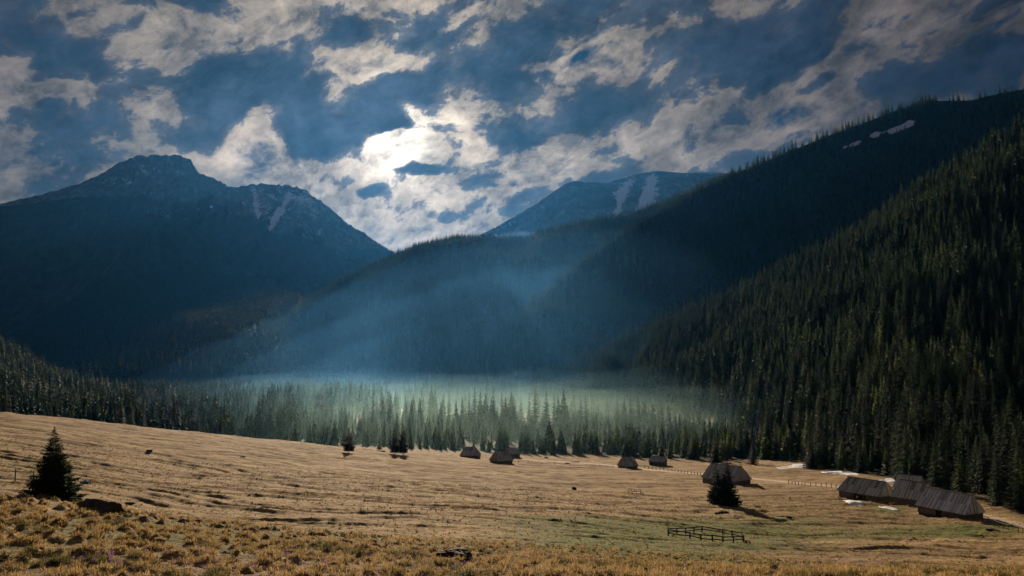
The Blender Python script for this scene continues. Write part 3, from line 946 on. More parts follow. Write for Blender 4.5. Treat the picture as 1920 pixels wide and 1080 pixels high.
# tall dark spruces rising above the mist
TALL = [(772, 748), (788, 742), (813, 765), (826, 750), (842, 735), (855, 748), (868, 742), (880, 735), (890, 720), (900, 733), (911, 735), (925, 722), (922, 742), (941, 733), (949, 742), (957, 731),
        (963, 735), (977, 738), (992, 733), (1003, 726), (1024, 728), (1039, 736), (1048, 738), (1056, 727), (1089, 738), (1098, 733), (1157, 742), (1171, 745), (1182, 733), (1196, 733), (1208, 745), (1226, 752), (1238, 748), (1252, 752), (1276, 745), (1290, 752), (1310, 748),
        (720, 742), (700, 730), (732, 735), (690, 745), (660, 722), (725, 712), (800, 700), (914, 705), (925, 703)]
tp = np.array(TALL, float)
ts, te = se(tp[:, 0], tp[:, 1] + 2)
td = 505 + rng.uniform(-22, 26, len(tp)); td[-6:] = 820 + rng.uniform(-60, 60, 6)
tz = ground_z(ts * td, td)
trees.append(np.stack([ts * td, td, tz, np.clip(te * td + ZC - tz, 12, 36), np.full(len(tp), 1.0), np.full(len(tp), 1.0), np.full(len(tp), .18)], 1))

def hill_trees(H, px0, px1, spacing, h0, hs, lod, seed, tmin=0.0, tmax=1.02, tint0=.35, keep=None, wide=1.0):
    pxs = np.linspace(px0, px1, 50)
    dr, df, _, _ = H.lines(pxs)
    s, d = scatter_polar(px0, px1, float((df + (dr - df) * tmin).min()), float((df + (dr - df) * tmax).max()), spacing, seed)
    px = s * F + 960
    dr, df, _, _ = H.lines(px)
    t = (d - df) / (dr - df)
    ok = (t > tmin) & (t < tmax)
    if keep is not None:
        z = H.z(px, d)
        py = 700 - (z - ZC) / d * F
        ok &= keep(px, py, d, t)
    s, d, px = s[ok], d[ok], px[ok]
    z = H.z(px, d)
    r = np.random.default_rng(seed + 1)
    h = np.clip(r.normal(h0, hs, len(s)), h0 * .5, h0 * 1.5)
    tint = np.clip(tint0 + 0.35 * fbm(s * d / 45, d / 45, 2, seed) + r.normal(0, .12, len(s)), 0, 1)
    return [np.stack([s * d, d, z - .3, h, np.full(len(s), wide), np.full(len(s), float(lod)), tint], 1)]

gk = lambda px, py, d, t: (d > edge_d((px - 960) / F) + 2)
gl = hill_trees(G_, 1000, 2200, 5.0, 15.5, 4.0, 1, 61, -0.02, 1.03, .06, gk, wide=.95)
for a in gl:                                   # lower slope: olive trees, and sunlight on them put into the tint
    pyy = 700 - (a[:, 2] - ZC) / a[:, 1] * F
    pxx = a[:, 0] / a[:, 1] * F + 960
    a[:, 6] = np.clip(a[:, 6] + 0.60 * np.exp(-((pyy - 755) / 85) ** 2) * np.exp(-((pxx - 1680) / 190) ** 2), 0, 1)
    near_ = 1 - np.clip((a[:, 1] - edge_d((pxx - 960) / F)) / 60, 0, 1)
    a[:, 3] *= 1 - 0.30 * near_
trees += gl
trees += hill_trees(L_, -300, 440, 6.0, 14, 3, 0, 65, 0.15, 1.03, -.7)
NEARN = None
near_all = np.vstack(trees)

# far woods, each a mass of its own
far = {}
nosnow = lambda px, py, d, t: (snow_d(px, py) < -0.9 + rng.normal(0, .25, np.shape(px)))
far["slope_forest"] = (hill_trees(D_, 850, 2000, 8.0, 18, 3.5, 0, 71, 0.03, 1.02, .05, lambda px, py, d, t: nosnow(px, py, d, t) & ((px < 1780) | (rng.random(np.shape(px)) < np.where(t > .93, .35, 1.0))), .85),
                       "dark spruce forest clothing the high slope up to its skyline and snow strip", "forest")
far["ridge_forest"] = (hill_trees(E_H, 480, 1500, 11.0, 19, 3.5, 9, 73, 0.0, 1.015, .12, None, 1.0),
                       "hazy blue spruce forest covering the long central ridge", "forest")
far["dome_forest"] = (hill_trees(B_, -120, 800, 10.0, 17, 3, 9, 75, 0.05, 1.015, -.4, None, 1.0),
                      "blue-black spruce forest on the round domed hill", "forest")

LODS = {1: [spruce_mesh(300 + i, 19, 7, R, 1, ragged=.3, droop=.5) for i, R in enumerate((.20, .17, .225, .18, .205, .19))],
        0: [spruce_mesh(320 + i, 13, 7, R, 0, ragged=.3, droop=.8) for i, R in enumerate((.195, .17, .21, .185))],
        9: [spruce_mesh(340 + i, 7, 6, R, 0, ragged=.3, t0=.10, droop=.9) for i, R in enumerate((.18, .16, .2))]}

def merged(rows, seed=0):
    r = np.random.default_rng(seed)
    VV, FF, TT = [], [], []
    base = 0
    for lod in np.unique(rows[:, 5]):
        sub = rows[rows[:, 5] == lod]
        protos = LODS[int(lod)]
        pick = r.integers(0, len(protos), len(sub))
        for k, (v, f, t) in enumerate(protos):
            g = sub[pick == k]
            if not len(g): continue
            a = r.uniform(0, 6.28, len(g))
            ca, sa = np.cos(a)[:, None], np.sin(a)[:, None]
            hw = (g[:, 3] * g[:, 4] * r.uniform(.82, 1.2, len(g)))[:, None]
            lean = r.normal(0, .018, (2, len(g)))
            vx = (v[:, 0] * ca - v[:, 1] * sa) * hw + g[:, 0:1] + v[:, 2] * (g[:, 3] * lean[0])[:, None]
            vy = (v[:, 0] * sa + v[:, 1] * ca) * hw + g[:, 1:2] + v[:, 2] * (g[:, 3] * lean[1])[:, None]
            vz = v[:, 2] * g[:, 3:4] + g[:, 2:3]
            VV.append(np.stack([vx, vy, vz], -1).reshape(-1, 3).astype(np.float32))
            off = base + np.arange(len(g))[:, None, None] * len(v)
            FF.append((f[None] + off).reshape(-1, 3).astype(np.int32))
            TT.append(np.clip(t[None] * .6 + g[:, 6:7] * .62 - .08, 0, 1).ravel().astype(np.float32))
            base += len(v) * len(g)
    return np.vstack(VV), np.vstack(FF), np.concatenate(TT)

for nm, (rows, lb, cat) in far.items():
    v, f, t = merged(np.vstack(rows), 5)
    o = link(nm, mesh_np(nm, v, f, [M['needles']], False, {'tint': t}))
    tag(o, lb, cat, kind='stuff')
    print(nm, len(v) // 3)

# which near trees show largest: walk outwards, keeping for each photo column the highest top so far
def visible_score(rows):
    order = np.argsort(rows[:, 1])
    top = np.full(1920, 1080.0)
    cols = np.arange(1920)
    gy = np.array([865 + 0 * c for c in cols], float)
    sc_ = np.zeros(len(rows))
    for i in order:
        x, y, z, h, w = rows[i, :5]
        px = 960 + F * x / y
        if px < 2 or px > 1917: continue
        pb = 700 - (z - ZC) / y * F
        pt = 700 - (z + h - ZC) / y * F
        hw = .13 * h * w / y * F
        a, b = int(max(0, px - hw)), int(min(1919, px + hw)) + 1
        seg = top[a:b]
        vis = float(np.maximum(0, np.minimum(seg, pb) - pt).mean())
        if pt > 800 and px < 850:   # hidden behind the meadow crest
            vis = 0
        sc_[i] = vis * (b - a)
        u = np.abs(cols[a:b] - px) / max(hw, 1)
        top[a:b] = np.minimum(seg, pt + (pb - pt) * u * .9)
    return sc_
score = visible_score(near_all)
NIND = 292
sel = np.argsort(-score)[:NIND]
mask = np.zeros(len(near_all), bool); mask[sel] = True
v, f, t = merged(near_all[~mask], 9)
o = link("spruce_forest", mesh_np("spruce_forest", v, f, [M['needles']], False, {'tint': t}))
tag(o, "mass of smaller and farther spruces filling the misty valley floor and lower slopes", "forest", kind='stuff')
print("near", len(near_all), "faces", len(f))

ZONES = [  # px limit, place words
    (420, "behind the crest's darkest end"), (640, "in the blue haze beyond the meadow crest"), (770, "beyond the paired spruces on the meadow crest"),
    (905, "behind the two faint huts"), (1010, "behind the greenish far hut"), (1110, "behind the bare track fence"), (1200, "behind the small gable hut beside the track"),
    (1300, "behind the smallest grey hut"), (1420, "behind the big hip-roofed barn"), (1515, "before the snow patch at the forest edge"), (1610, "behind the post row and long snow strip"),
    (1700, "behind the barn with the open doorway"), (1790, "behind the cluster of touching barns"), (1860, "beyond the pale-roofed barn"), (9999, "at the road's dark far end")]
def zone_of(px):
    for lim, wds in ZONES:
        if px < lim: return wds
byz = {}
for i in sel:
    x, y, z, h, w = near_all[i, :5]
    px = 960 + F * x / y
    zn = zone_of(px)
    dep = y - edge_d(x / y)
    band = 0 if dep < 14 else (1 if dep < 90 else 2)
    byz.setdefault((zn, band), []).append(i)
BAND = ["edge spruce", "inner spruce", "upper spruce on rising ground"]
BANDG = ["front row spruces", "inner row spruces", "spruces higher up"]
for (zn, band), ids in byz.items():
    ids = sorted(ids, key=lambda i: -near_all[i, 3])
    mid_t = np.median([near_all[i, 6] for i in ids])
    for q, i in enumerate(ids):
        x, y, z, h, w, _, ti = near_all[i]
        if q == 0 and len(ids) > 1: lb = "tallest %s %s" % (BAND[band], zn)
        elif q == len(ids) - 1 and len(ids) > 2: lb = "shortest %s %s" % (BAND[band], zn)
        elif len(ids) == 1: lb = "%s standing clear %s" % (BAND[band], zn)
        else: lb = "%s %s %s" % ("olive-green" if ti > mid_t else "dark green", BAND[band], zn)
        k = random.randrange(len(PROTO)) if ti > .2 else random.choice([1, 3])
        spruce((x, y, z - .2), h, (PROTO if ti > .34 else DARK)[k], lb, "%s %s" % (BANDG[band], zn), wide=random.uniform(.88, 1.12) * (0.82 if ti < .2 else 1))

# individual spruces standing before the forest edge
for (px, py, tp_, lb) in [(1340, 868, 805, "pointed pale spruce standing free just behind the big barn roof"), (1411, 872, 818, "rounded young spruce standing free on the grass between barn and snow"),
                     (1298, 862, 803, "narrow young spruce at the wood's rim beyond the smallest hut"), (1517, 880, 800, "tall corner spruce where the snow patch meets the wood"),
                     (1796, 935, 842, "full green spruce rising directly behind the pale-roofed barn"), (1733, 905, 822, "dark spruce with spread crown behind the middle barn roof"),
                     (229, 792, 748, "black spruce silhouette peeping over the crest, the bigger of two"), (248, 792, 765, "black spruce silhouette peeping over the crest, the smaller of two"),
                     (712, 842, 812, "pale small spruce beyond the crest between solitary and paired trees")]:
    if py < 800:
        s_, e_ = se(px, 790); yb = 330.0
    else:
        x, y, z = ray_ground(px, py); yb = y if y < 900 else 330.0
    s_, e_ = se(px, tp_)
    zb = gz(s_ * yb, yb)
    spruce((s_ * yb, yb, zb - .1), max(4, e_ * yb + ZC - zb), PROTO[random.choice([0, 2, 5])], lb, wide=1.1)

# ------------------------------------------------------------------ log barns
def set_board(me, vals, courses):
    a = me.attributes.new('board', 'FLOAT', 'POINT'); a.data.foreach_set('value', np.array(vals, np.float32))
    c = me.attributes.new('course', 'FLOAT', 'POINT'); c.data.foreach_set('value', np.array(courses, np.float32))

def barn(px, py, L, Wd, wh, rh, inset, deg, label, roof='roof', wall='logs', bw=0.24, doorway=None, lod=0, door=None, tilt=0.0, group="log barns on the meadow", yoff=0, gables=False):
    x, y, z = drop(px, py)
    ang_ = math.radians(deg)
    # stand on the lowest corner, with a stone footing below
    zs = [gz(x + cx * math.cos(ang_) - cy_ * math.sin(ang_), y + cx * math.sin(ang_) + cy_ * math.cos(ang_)) for cx in (-L / 2, L / 2) for cy_ in (-Wd / 2, Wd / 2)]
    root = empty("log_barn", (x, y, float(np.mean(zs)) - .05), ang_)
    root.rotation_euler = (0, math.radians(tilt), ang_)
    tag(root, label, "barn", group)
    rr = random.Random(int(px))
    lo = min(zs) - float(np.mean(zs)) - .3
    ft = MB()
    for sx, sy, ax in ((0, -1, 0), (0, 1, 0), (-1, 0, 1), (1, 0, 1)):
        if ax == 0: ft.beam((-L / 2 - .05, sy * Wd / 2, lo / 2), (L / 2 + .05, sy * Wd / 2, lo / 2), .4, -lo + .12)
        else: ft.beam((sx * L / 2, -Wd / 2 + .21, lo / 2), (sx * L / 2, Wd / 2 - .21, lo / 2), .4, -lo + .11)
    ft.build("footing", M['stone'], root)
    nlog = max(6, int(wh / .26)); hh = wh / nlog
    def wall(name_axis, side):
        mb = MB()
        for i in range(nlog):
            zc_ = .08 + hh * (i + .5)
            rad = hh * .56
            if name_axis == 0:
                y0 = side * Wd / 2
                off = 0.0
                spans = [(-L / 2 - .28, L / 2 + .28)]
                if doorway and side < 0 and i < nlog - 1:
                    spans = [(-L / 2 - .28, doorway[0]), (doorway[1], L / 2 + .28)]
                    if doorway and len(doorway) > 2: spans = [(-L / 2 - .28, doorway[0]), (doorway[1], doorway[2] - .0), (doorway[2] + .5, L / 2 + .28)]
                if doorway and side > 0 and len(doorway) > 2 and i < nlog - 1:
                    spans = [(-L / 2 - .28, doorway[2] - 1.2), (doorway[2] + .3, L / 2 + .28)]
                for (a, b) in spans:
                    mb.tube((a + rr.uniform(-.05, .05), y0 + off, zc_), (b + rr.uniform(-.05, .05), y0 + off, zc_), rad, rad * rr.uniform(.9, 1), 6)
            else:
                x0 = side * L / 2
                mb.tube((x0, -Wd / 2 - .28, zc_ + hh * .45), (x0, Wd / 2 + .28, zc_ + hh * .45), rad, rad * .95, 6)
        return mb.build("wall", M[wall_m], root)
    wall_m = wall_key = None
    return_root = root
    def do_walls(mk):
        nonlocal wall_m
        wall_m = mk
        for s_ in (-1, 1):
            wall(0, s_)
        for s_ in (-1, 1):
            wall(1, s_)
    do_walls(wall_material[wall] if isinstance(wall, str) else 'logs')
    # loft floor closes the inside
    fl = MB(); fl.beam((-L / 2 + .2, 0, wh + .02), (L / 2 - .2, 0, wh + .02), Wd - .4, .08); fl.build("loft_floor", M['dark_wood'], root)
    # roof of two lapped courses of boards, hipped or boarded gable ends
    ov = .55
    eL, eW = L / 2 + ov, Wd / 2 + ov
    ez = wh - .10
    rz_ = wh + rh
    mb = MB(); vals = []; crs = []
    def board(quad, nrm, th, v, c):
        mb.prism(quad, nrm, th)
        vals.extend([v] * 8); crs.extend([c[0], c[0], c[1], c[1]] * 2)
    def lerp(a, b, t): return Vector(a) * (1 - t) + Vector(b) * t
    for sd in (-1, 1):                                             # long sides
        n = int(2 * eL / bw)
        slope = Vector((0, sd * (rz_ - ez), eW)).normalized()
        ins = inset + ov * .4
        for i in range(n):
            xa = -eL + 2 * eL * i / n; xb = -eL + 2 * eL * (i + .93) / n
            def tm(xx): return max(0.0, min(1.0, (xx + eL) / ins if ins > 0 else 1, (eL - xx) / ins if ins > 0 else 1))
            for (t0, t1, lift) in ((0.0, .54, 0.0), (.50, 1.0, .045)):
                ta, tb = min(t1, tm(xa)), min(t1, tm(xb))
                if ta <= t0 and tb <= t0: continue
                ta, tb = max(ta, t0 + .001), max(tb, t0 + .001)
                j = rr.uniform(-.012, .015) if t0 == 0 else 0
                def P(xx, t): return Vector((xx, sd * eW * (1 - t), ez + (rz_ - ez) * t)) + slope * (lift + rr.uniform(0, .012))
                q = [P(xa, t0 + j), P(xb, t0 + j), P(xb, tb), P(xa, ta)]
                if sd > 0: q = [q[1], q[0], q[3], q[2]]
                v_ = rr.random() * (.75 if t0 == 0 else 1.0) + (.18 if t0 == 0 else 0)
                board(q, slope, .03, v_, (t0, max(ta, tb)) if sd < 0 else (t0, max(ta, tb)))
    for sd in (-1, 1):                                             # ends
        ins = inset + ov * .4
        n = int(2 * eW / bw)
        gi = ins if ins > 0.05 else .05
        base_x = eL - (.0 if not gables else .35)
        slope = Vector((sd * (rz_ - ez), 0, gi)).normalized()
        for i in range(n):
            ya = -eW + 2 * eW * i / n; yb = -eW + 2 * eW * (i + .93) / n
            ta, tb = 1 - abs(ya) / eW, 1 - abs(yb) / eW
            if ta < .01 and tb < .01: continue
            def P(yq, t): return Vector((sd * (base_x - gi * t - .03), yq, ez + (rz_ - ez) * t)) + slope * rr.uniform(0, .012)
            q = [P(ya, 0), P(yb, 0), P(yb, max(tb, .002)), P(ya, max(ta, .002))]
            if sd < 0: q = [q[1], q[0], q[3], q[2]]
            board(q, slope, .03, rr.random() * .8, (0, .3))
    me_o = mb.build("roof", M[roof], root)
    set_board(me_o.data, vals, crs)
    rc = MB()
    ra = eL - inset - ov * .4
    rc.beam((-ra - .05, -.10, rz_ + .07), (ra + .05, -.10, rz_ + .07), .26, .04, (0, -.5, 1))
    rc.beam((-ra - .05, .10, rz_ + .065), (ra + .05, .10, rz_ + .065), .26, .04, (0, .5, 1))
    rc.build("ridge_cap", M['fence'], me_o)
    if doorway:
        for xx in (doorway[0], doorway[1]):
            fr = MB()
            fr.beam((xx, -Wd / 2 - .03, .05), (xx, -Wd / 2 - .03, wh - .2), .18, .30, (0, 1, 0))
            fr.build("door_post", M['fence'], root)
    if door:
        dd = MB()
        for i in range(5):
            xx = door[0] + (door[1] - door[0]) * (i + .5) / 5
            dd.beam((xx, -Wd / 2 - .17, .12), (xx, -Wd / 2 - .17, wh * .82), (door[1] - door[0]) / 5 * .94, .04, (0, 1, 0))
        dd.build("door", M['dark_wood'], root)
    return root

wall_material = {'logs': 'logs', 'logs_pale': 'logs_pale'}
# px, py of the centre of the base
B10 = barn(1781, 968, 8.0, 4.8, 1.4, 2.8, .25, -61, "nearest barn with silvered plank roof and mossy ridge, overlapping its neighbour", 'roof_pale', 'logs', doorway=None, door=(-.9, .1), tilt=2.5)
B8 = barn(1716, 946, 5.6, 4.8, 1.4, 2.9, .3, -54, "brown-roofed log barn wedged between the pale-roofed barn and the open-doorway barn", 'roof', 'logs', tilt=2)
B9 = barn(1708, 927, 4.6, 4.2, 1.5, 2.6, .3, -44, "small barn whose roof tip peeks above the brown-roofed barn", 'roof_grey', 'logs')
B7 = barn(1626, 937, 8.6, 5.2, 1.4, 2.5, .5, -56, "long brown hip-roofed barn with an open doorway and snow at its foot", 'roof', 'logs', doorway=(-1.2, .7, .9), tilt=1.5)
B6 = barn(1362, 907, 9.6, 6.0, 1.5, 3.3, .5, -49, "big grey hip-roofed barn half hidden by the pair of spruces", 'roof_grey', 'logs_pale')
B5 = barn(1234, 874, 4.6, 4.0, 1.6, 1.6, .2, -34, "smallest grey hut with a low roof and a dark door", 'roof_grey', 'logs_pale', door=(-2.0, -1.1), gables=True)
B4 = barn(1177, 878, 4.6, 4.3, 1.0, 2.9, .35, 28, "gable-fronted hut with steep plank roof standing by the track fence", 'roof', 'logs', gables=True)
B2 = barn(940, 869, 5.8, 4.5, 1.0, 3.1, .45, 38, "dark steep-roofed hut standing before the greenish far hut", 'roof', 'logs', gables=True)
B3 = barn(959, 858, 5.4, 4.6, 1.6, 2.3, .9, -20, "greenish far hut partly covered by the dark steep-roofed hut", 'roof_grey', 'logs')
B1 = barn(882, 859, 6.4, 5.0, 1.4, 2.9, 1.6, -8, "faint brown hut farthest along the meadow crest, in haze", 'roof', 'logs')

# ------------------------------------------------------------------ fences
def post_row(pts, label, spacing, hgt, rails=(), r=.09, mat='fence', rr_=.055):
    """a fence: each post and each rail a part"""
    W_ = [ray_ground(a, b)[:2] for a, b in pts]
    P = [Vector((a, b)) for a, b in W_]
    posts = []
    for a, b in zip(P[:-1], P[1:]):
        n = max(1, int(round((b - a).length / spacing)))
        for k in range(n):
            posts.append(a.lerp(b, k / n))
    posts.append(P[-1])
    c = posts[len(posts) // 2]
    root = empty("wooden_fence", (c.x, c.y, gz(c.x, c.y)))
    tag(root, label, "fence")
    tops = []
    O = Vector(root.location)
    for q in posts:
        z_ = gz(q.x, q.y)
        lx, ly = random.uniform(-.06, .06), random.uniform(-.06, .06)
        mb = MB()
        mb.tube(Vector((q.x, q.y, z_ - .25)) - O, Vector((q.x + lx, q.y + ly, z_ + hgt * random.uniform(.92, 1.08))) - O, r, r * .85, 7)
        mb.build("post", M[mat], root)
        tops.append(Vector((q.x, q.y, z_)) - O)
    for a, b in zip(tops[:-1], tops[1:]):
        for rh_ in rails:
            mb = MB()
            d_ = (b - a).normalized() * .12
            off = Vector((0, -r - .02, 0))
            mb.tube(a - d_ + off + Vector((0, 0, rh_ * hgt + random.uniform(-.04, .04))), b + d_ + off + Vector((0, 0, rh_ * hgt + random.uniform(-.04, .04))), rr_, rr_ * .85, 6)
            mb.build("rail", M[mat], root)
    return root

post_row([(1209, 878), (1260, 884), (1296, 890), (1314, 893)], "short posts and rail beside the track between smallest hut and big barn", 3.0, .85, (.7,), .11)
post_row([(1479, 907), (1510, 911), (1540, 913), (1568, 915)], "row of bare stub posts beside the track before the open-doorway barn", 1.55, .9, (), .09)
post_row([(972, 867), (990, 868), (1040, 872), (1100, 876), (1150, 877)], "long low fence of posts and rail running from the dark steep-roofed hut", 5.5, .75, (.55,), .10)
post_row([(1843, 979), (1862, 986), (1881, 992), (1910, 1001), (1935, 1010)], "post and rail fence beside the road below the pale-roofed barn", 2.0, .95, (.9,), .06)
post_row([(-60, 899), (-10, 903), (28, 906), (62, 908)], "dark two-rail fence partly covered by the lone broad spruce", 5.0, 1.5, (.85, .2), .08)
# the four-sided pen of posts and rails
post_row([(1253, 1003), (1316, 998), (1355, 1003), (1392, 1012), (1394, 1018), (1336, 1020), (1294, 1012), (1253, 1006)], "low four-sided pen of dark posts and rails on the green grass", 2.6, .88, (.90, .45), .10, 'dark_wood', rr_=.085)
post_row([(1178, 925), (1190, 924), (1201, 925), (1201, 928), (1178, 928)], "tiny square pen of grey rails far out on the brown meadow", 1.2, .6, (.9,), .05)

# ------------------------------------------------------------------ stones, mounds, snow, track
def lump(name, x, y, rx, ry, rz_, mat, label, cat, group=None, seed=1, sink=.3, rot=0.0, jag=.28):
    import bmesh
    bm = bmesh.new()
    bmesh.ops.create_icosphere(bm, subdivisions=4, radius=1.0)
    me = bpy.data.meshes.new(name)
    bm.to_mesh(me); bm.free()
    co = np.empty(len(me.vertices) * 3, np.float32); me.vertices.foreach_get('co', co)
    co = co.reshape(-1, 3).astype(float)
    n = fbm(co[:, 0] * 1.3 + seed * 3.1 + co[:, 2], co[:, 1] * 1.3 - seed + co[:, 2] * .7, 4, seed)
    co *= (1 + jag * n)[:, None]
    co[:, 2] = np.where(co[:, 2] > .55, .55 + (co[:, 2] - .55) * .5, co[:, 2])
    co *= np.array([rx, ry, rz_])
    me.vertices.foreach_set('co', co.astype(np.float32).ravel())
    me.materials.append(M[mat]); me.update()
    o = link(name, me, None, (x, y, gz(x, y) + rz_ * (1 - sink) * .25))
    o.rotation_euler = (0, 0, rot)
    tag(o, label, cat, group)
    return o

s_, e_ = se(185, 938)
yb = 36.0
lump("boulder", s_ * yb, yb, .92, .6, .58, 'stone', "black flat-topped boulder on the tussocky crest beside the lone broad spruce", "boulder", seed=9, sink=.5, jag=.42)
for i, (px, py, rx, rz_, lb, kind) in enumerate([
        (1347, 966, .55, .30, "lower earth mound of a close pair below the two joined spruces", 'e'), (1357, 965, .65, .35, "rounder earth mound, upper of the pair below the spruce pair", 'e'),
        (1380, 974, .45, .22, "single small earth mound below the pair of spruces", 'e'), (1466, 972, .55, .28, "dark earth mound out on the brown grass between pen and open-doorway barn", 'e'),
        (1479, 974, .5, .25, "earth mound touching another, on brown grass towards the open-doorway barn", 'e'), (1421, 953, .5, .22, "small mound level with the barn-side spruces", 'e'),
        (1861, 997, .7, .35, "dark earth mound below the road fence", 'e'), (1868, 998, .5, .25, "smaller earth heap beside another below the road fence", 'e'),
        (1076, 921, .5, .7, "short dark stump on the open brown meadow", 's'), (820, 945, .5, .3, "dark mound on the brown grass above the tussocks", 'e'),
        (853, 1052, .62, .34, "dark hollow-sided hummock among the yellow tussocks", 'e'), (900, 1050, .42, .26, "small grey stone among the yellow tussocks", 'e'),
        (708, 846, .8, .5, "dark bush-like mound between the solitary and paired spruces", 'e'), (718, 848, .7, .45, "low mound beside another between the solitary and paired spruces", 'e'),
        (1064, 871, .9, .6, "brown rounded heap beside the long low fence", 'e'), (1078, 867, 1.6, .4, "flat long pile of timber beyond the long low fence", 'e'), (1024, 860, .8, .7, "small heap at the wood's foot beyond the track", 'e'),
        (243, 945, .5, .2, "grey stone in the grass beyond the black boulder", 'e'), (455, 858, .6, .35, "small dark hummock high on the brown meadow slope", 'e'), (280, 852, .6, .3, "dark hummock on the shaded meadow slope", 'e')]):
    x, y, z = ray_ground(px, py)
    lump("earth_mound" if kind == 'e' else "tree_stump", x, y, rx, rx * .8, rz_, 'earth' if 'stone' not in lb else 'stone', lb, "mound" if kind == 'e' else "stump", seed=10 + i, sink=.3, jag=.45)

def sheet(name, pts, label, cat, mat, lift=.05, n=26, dome=.10, kind=None):
    """a patch draped over the ground inside a closed photo outline"""
    P = np.array([ray_ground(a, b)[:2] for a, b in pts])
    c = P.mean(0)
    k = 72
    ring = []
    closed = np.vstack([P, P[:1]])
    seg = np.hypot(*(np.diff(closed, axis=0).T)); cum = np.concatenate([[0], np.cumsum(seg)])
    u = np.linspace(0, cum[-1], k, endpoint=False)
    rx_ = np.interp(u, cum, closed[:, 0]); ry_ = np.interp(u, cum, closed[:, 1])
    wob = fbm(u / 2.0, u * 0 + 3.3, 3, 7) * .10
    V = []; Q = []
    rows = 8
    for i in range(rows + 1):
        t = i / rows
        X = c[0] + (rx_ - c[0]) * t * (1 + wob); Y = c[1] + (ry_ - c[1]) * t * (1 + wob)
        Z = ground_z(X, Y) + lift + dome * (1 - t * t) - (0.25 if i == rows else 0)
        V.append(np.stack([X, Y, Z], 1))
    V = np.vstack(V)
    for i in range(rows):
        for j in range(k):
            a, b = i * k + j, i * k + (j + 1) % k
            Q.append((a, a + k, b + k, b))
    o = link(name, mesh_np(name, V, np.array(Q), [M[mat]], True))
    tag(o, label, cat, kind=kind)
    return o
SN = "snow patch"
sheet("snow_patch", [(1450, 878), (1475, 875), (1500, 872), (1516, 872), (1518, 877), (1490, 879), (1465, 881)], "snow patch ending at the tall corner spruce", SN, 'snow')
sheet("snow_patch", [(1536, 885), (1575, 886), (1612, 889), (1612, 893), (1580, 892), (1545, 889)], "long thin snow strip at the foot of the wood", SN, 'snow')
sheet("snow_patch", [(1642, 904), (1665, 898), (1682, 899), (1676, 903), (1700, 905), (1684, 909), (1655, 908)], "ragged snow patch above the open-doorway barn's roof end", SN, 'snow')
sheet("snow_patch", [(1578, 941), (1600, 942), (1622, 946), (1618, 949), (1592, 946)], "snow strip before the wall of the open-doorway barn", SN, 'snow')
sheet("snow_patch", [(1645, 950), (1668, 954), (1688, 958), (1680, 960), (1655, 956)], "smaller snow strip between the open-doorway and brown-roofed barns", SN, 'snow')

def build_track():
    # smooth centre line
    P = TRK
    seg = np.hypot(*(np.diff(P, axis=0).T)); cum = np.concatenate([[0], np.cumsum(seg)])
    n = int(cum[-1] / .8)
    u = np.linspace(0, cum[-1], n)
    cx = np.interp(u, cum, P[:, 0]); cy_ = np.interp(u, cum, P[:, 1])
    k = np.ones(31) / 31
    cx = np.convolve(np.pad(cx, 15, mode='edge'), k, 'valid'); cy_ = np.convolve(np.pad(cy_, 15, mode='edge'), k, 'valid')
    tx = np.gradient(cx); ty = np.gradient(cy_); ln = np.hypot(tx, ty); tx /= ln; ty /= ln
    wv = 1.55 + .35 * fbm(u / 9, u * 0, 3, 3)
    offs_ = np.linspace(-1, 1, 9)
    V = []
    for o_ in offs_:
        X = cx - ty * wv * o_; Y = cy_ + tx * wv * o_
        Z = ground_z(X, Y) + .05 - (.12 if abs(o_) == 1 else 0) - .03 * (abs(abs(o_) - .5) < .1)
        V.append(np.stack([X, Y, Z], 1))
    V = np.stack(V, 1)
    idx = np.arange(n * 9).reshape(n, 9)
    Q = np.stack([idx[:-1, :-1], idx[:-1, 1:], idx[1:, 1:], idx[1:, :-1]], -1).reshape(-1, 4)
    o = link("dirt_track", mesh_np("dirt_track", V.reshape(-1, 3), Q[:, ::-1], [M['track']], True))
    tag(o, kind='structure')
build_track()

x, y, z = ray_ground(1676, 949)
lump("brushwood_heap", x, y, .8, .6, .7, 'hay', "rust-coloured heap of brushwood at the open-doorway barn's end", "heap", seed=55, sink=.4, jag=.5)
s_, e_ = se(160, 915); x, y, z = ray_ground(160, 915)
lump("tarpaulin_bundle", x, y, .7, .5, .45, 'blue', "small blue bundle beyond the black boulder", "bundle", seed=60, sink=.3, jag=.4)
for i in range(6):
    x, y, z = ray_ground(173 + 13.5 * i, 916 + 1.3 * i)
    mb = MB(); mb.tube((0, 0, -.1), (0, 0, .45), .05, .045, 6)
    o = mb.build("stake", M['pale']); o.location = (x, y, gz(x, y))
    tag(o, "short pale stake in the line beyond the black boulder", "stake", "line of pale stakes beyond the boulder")

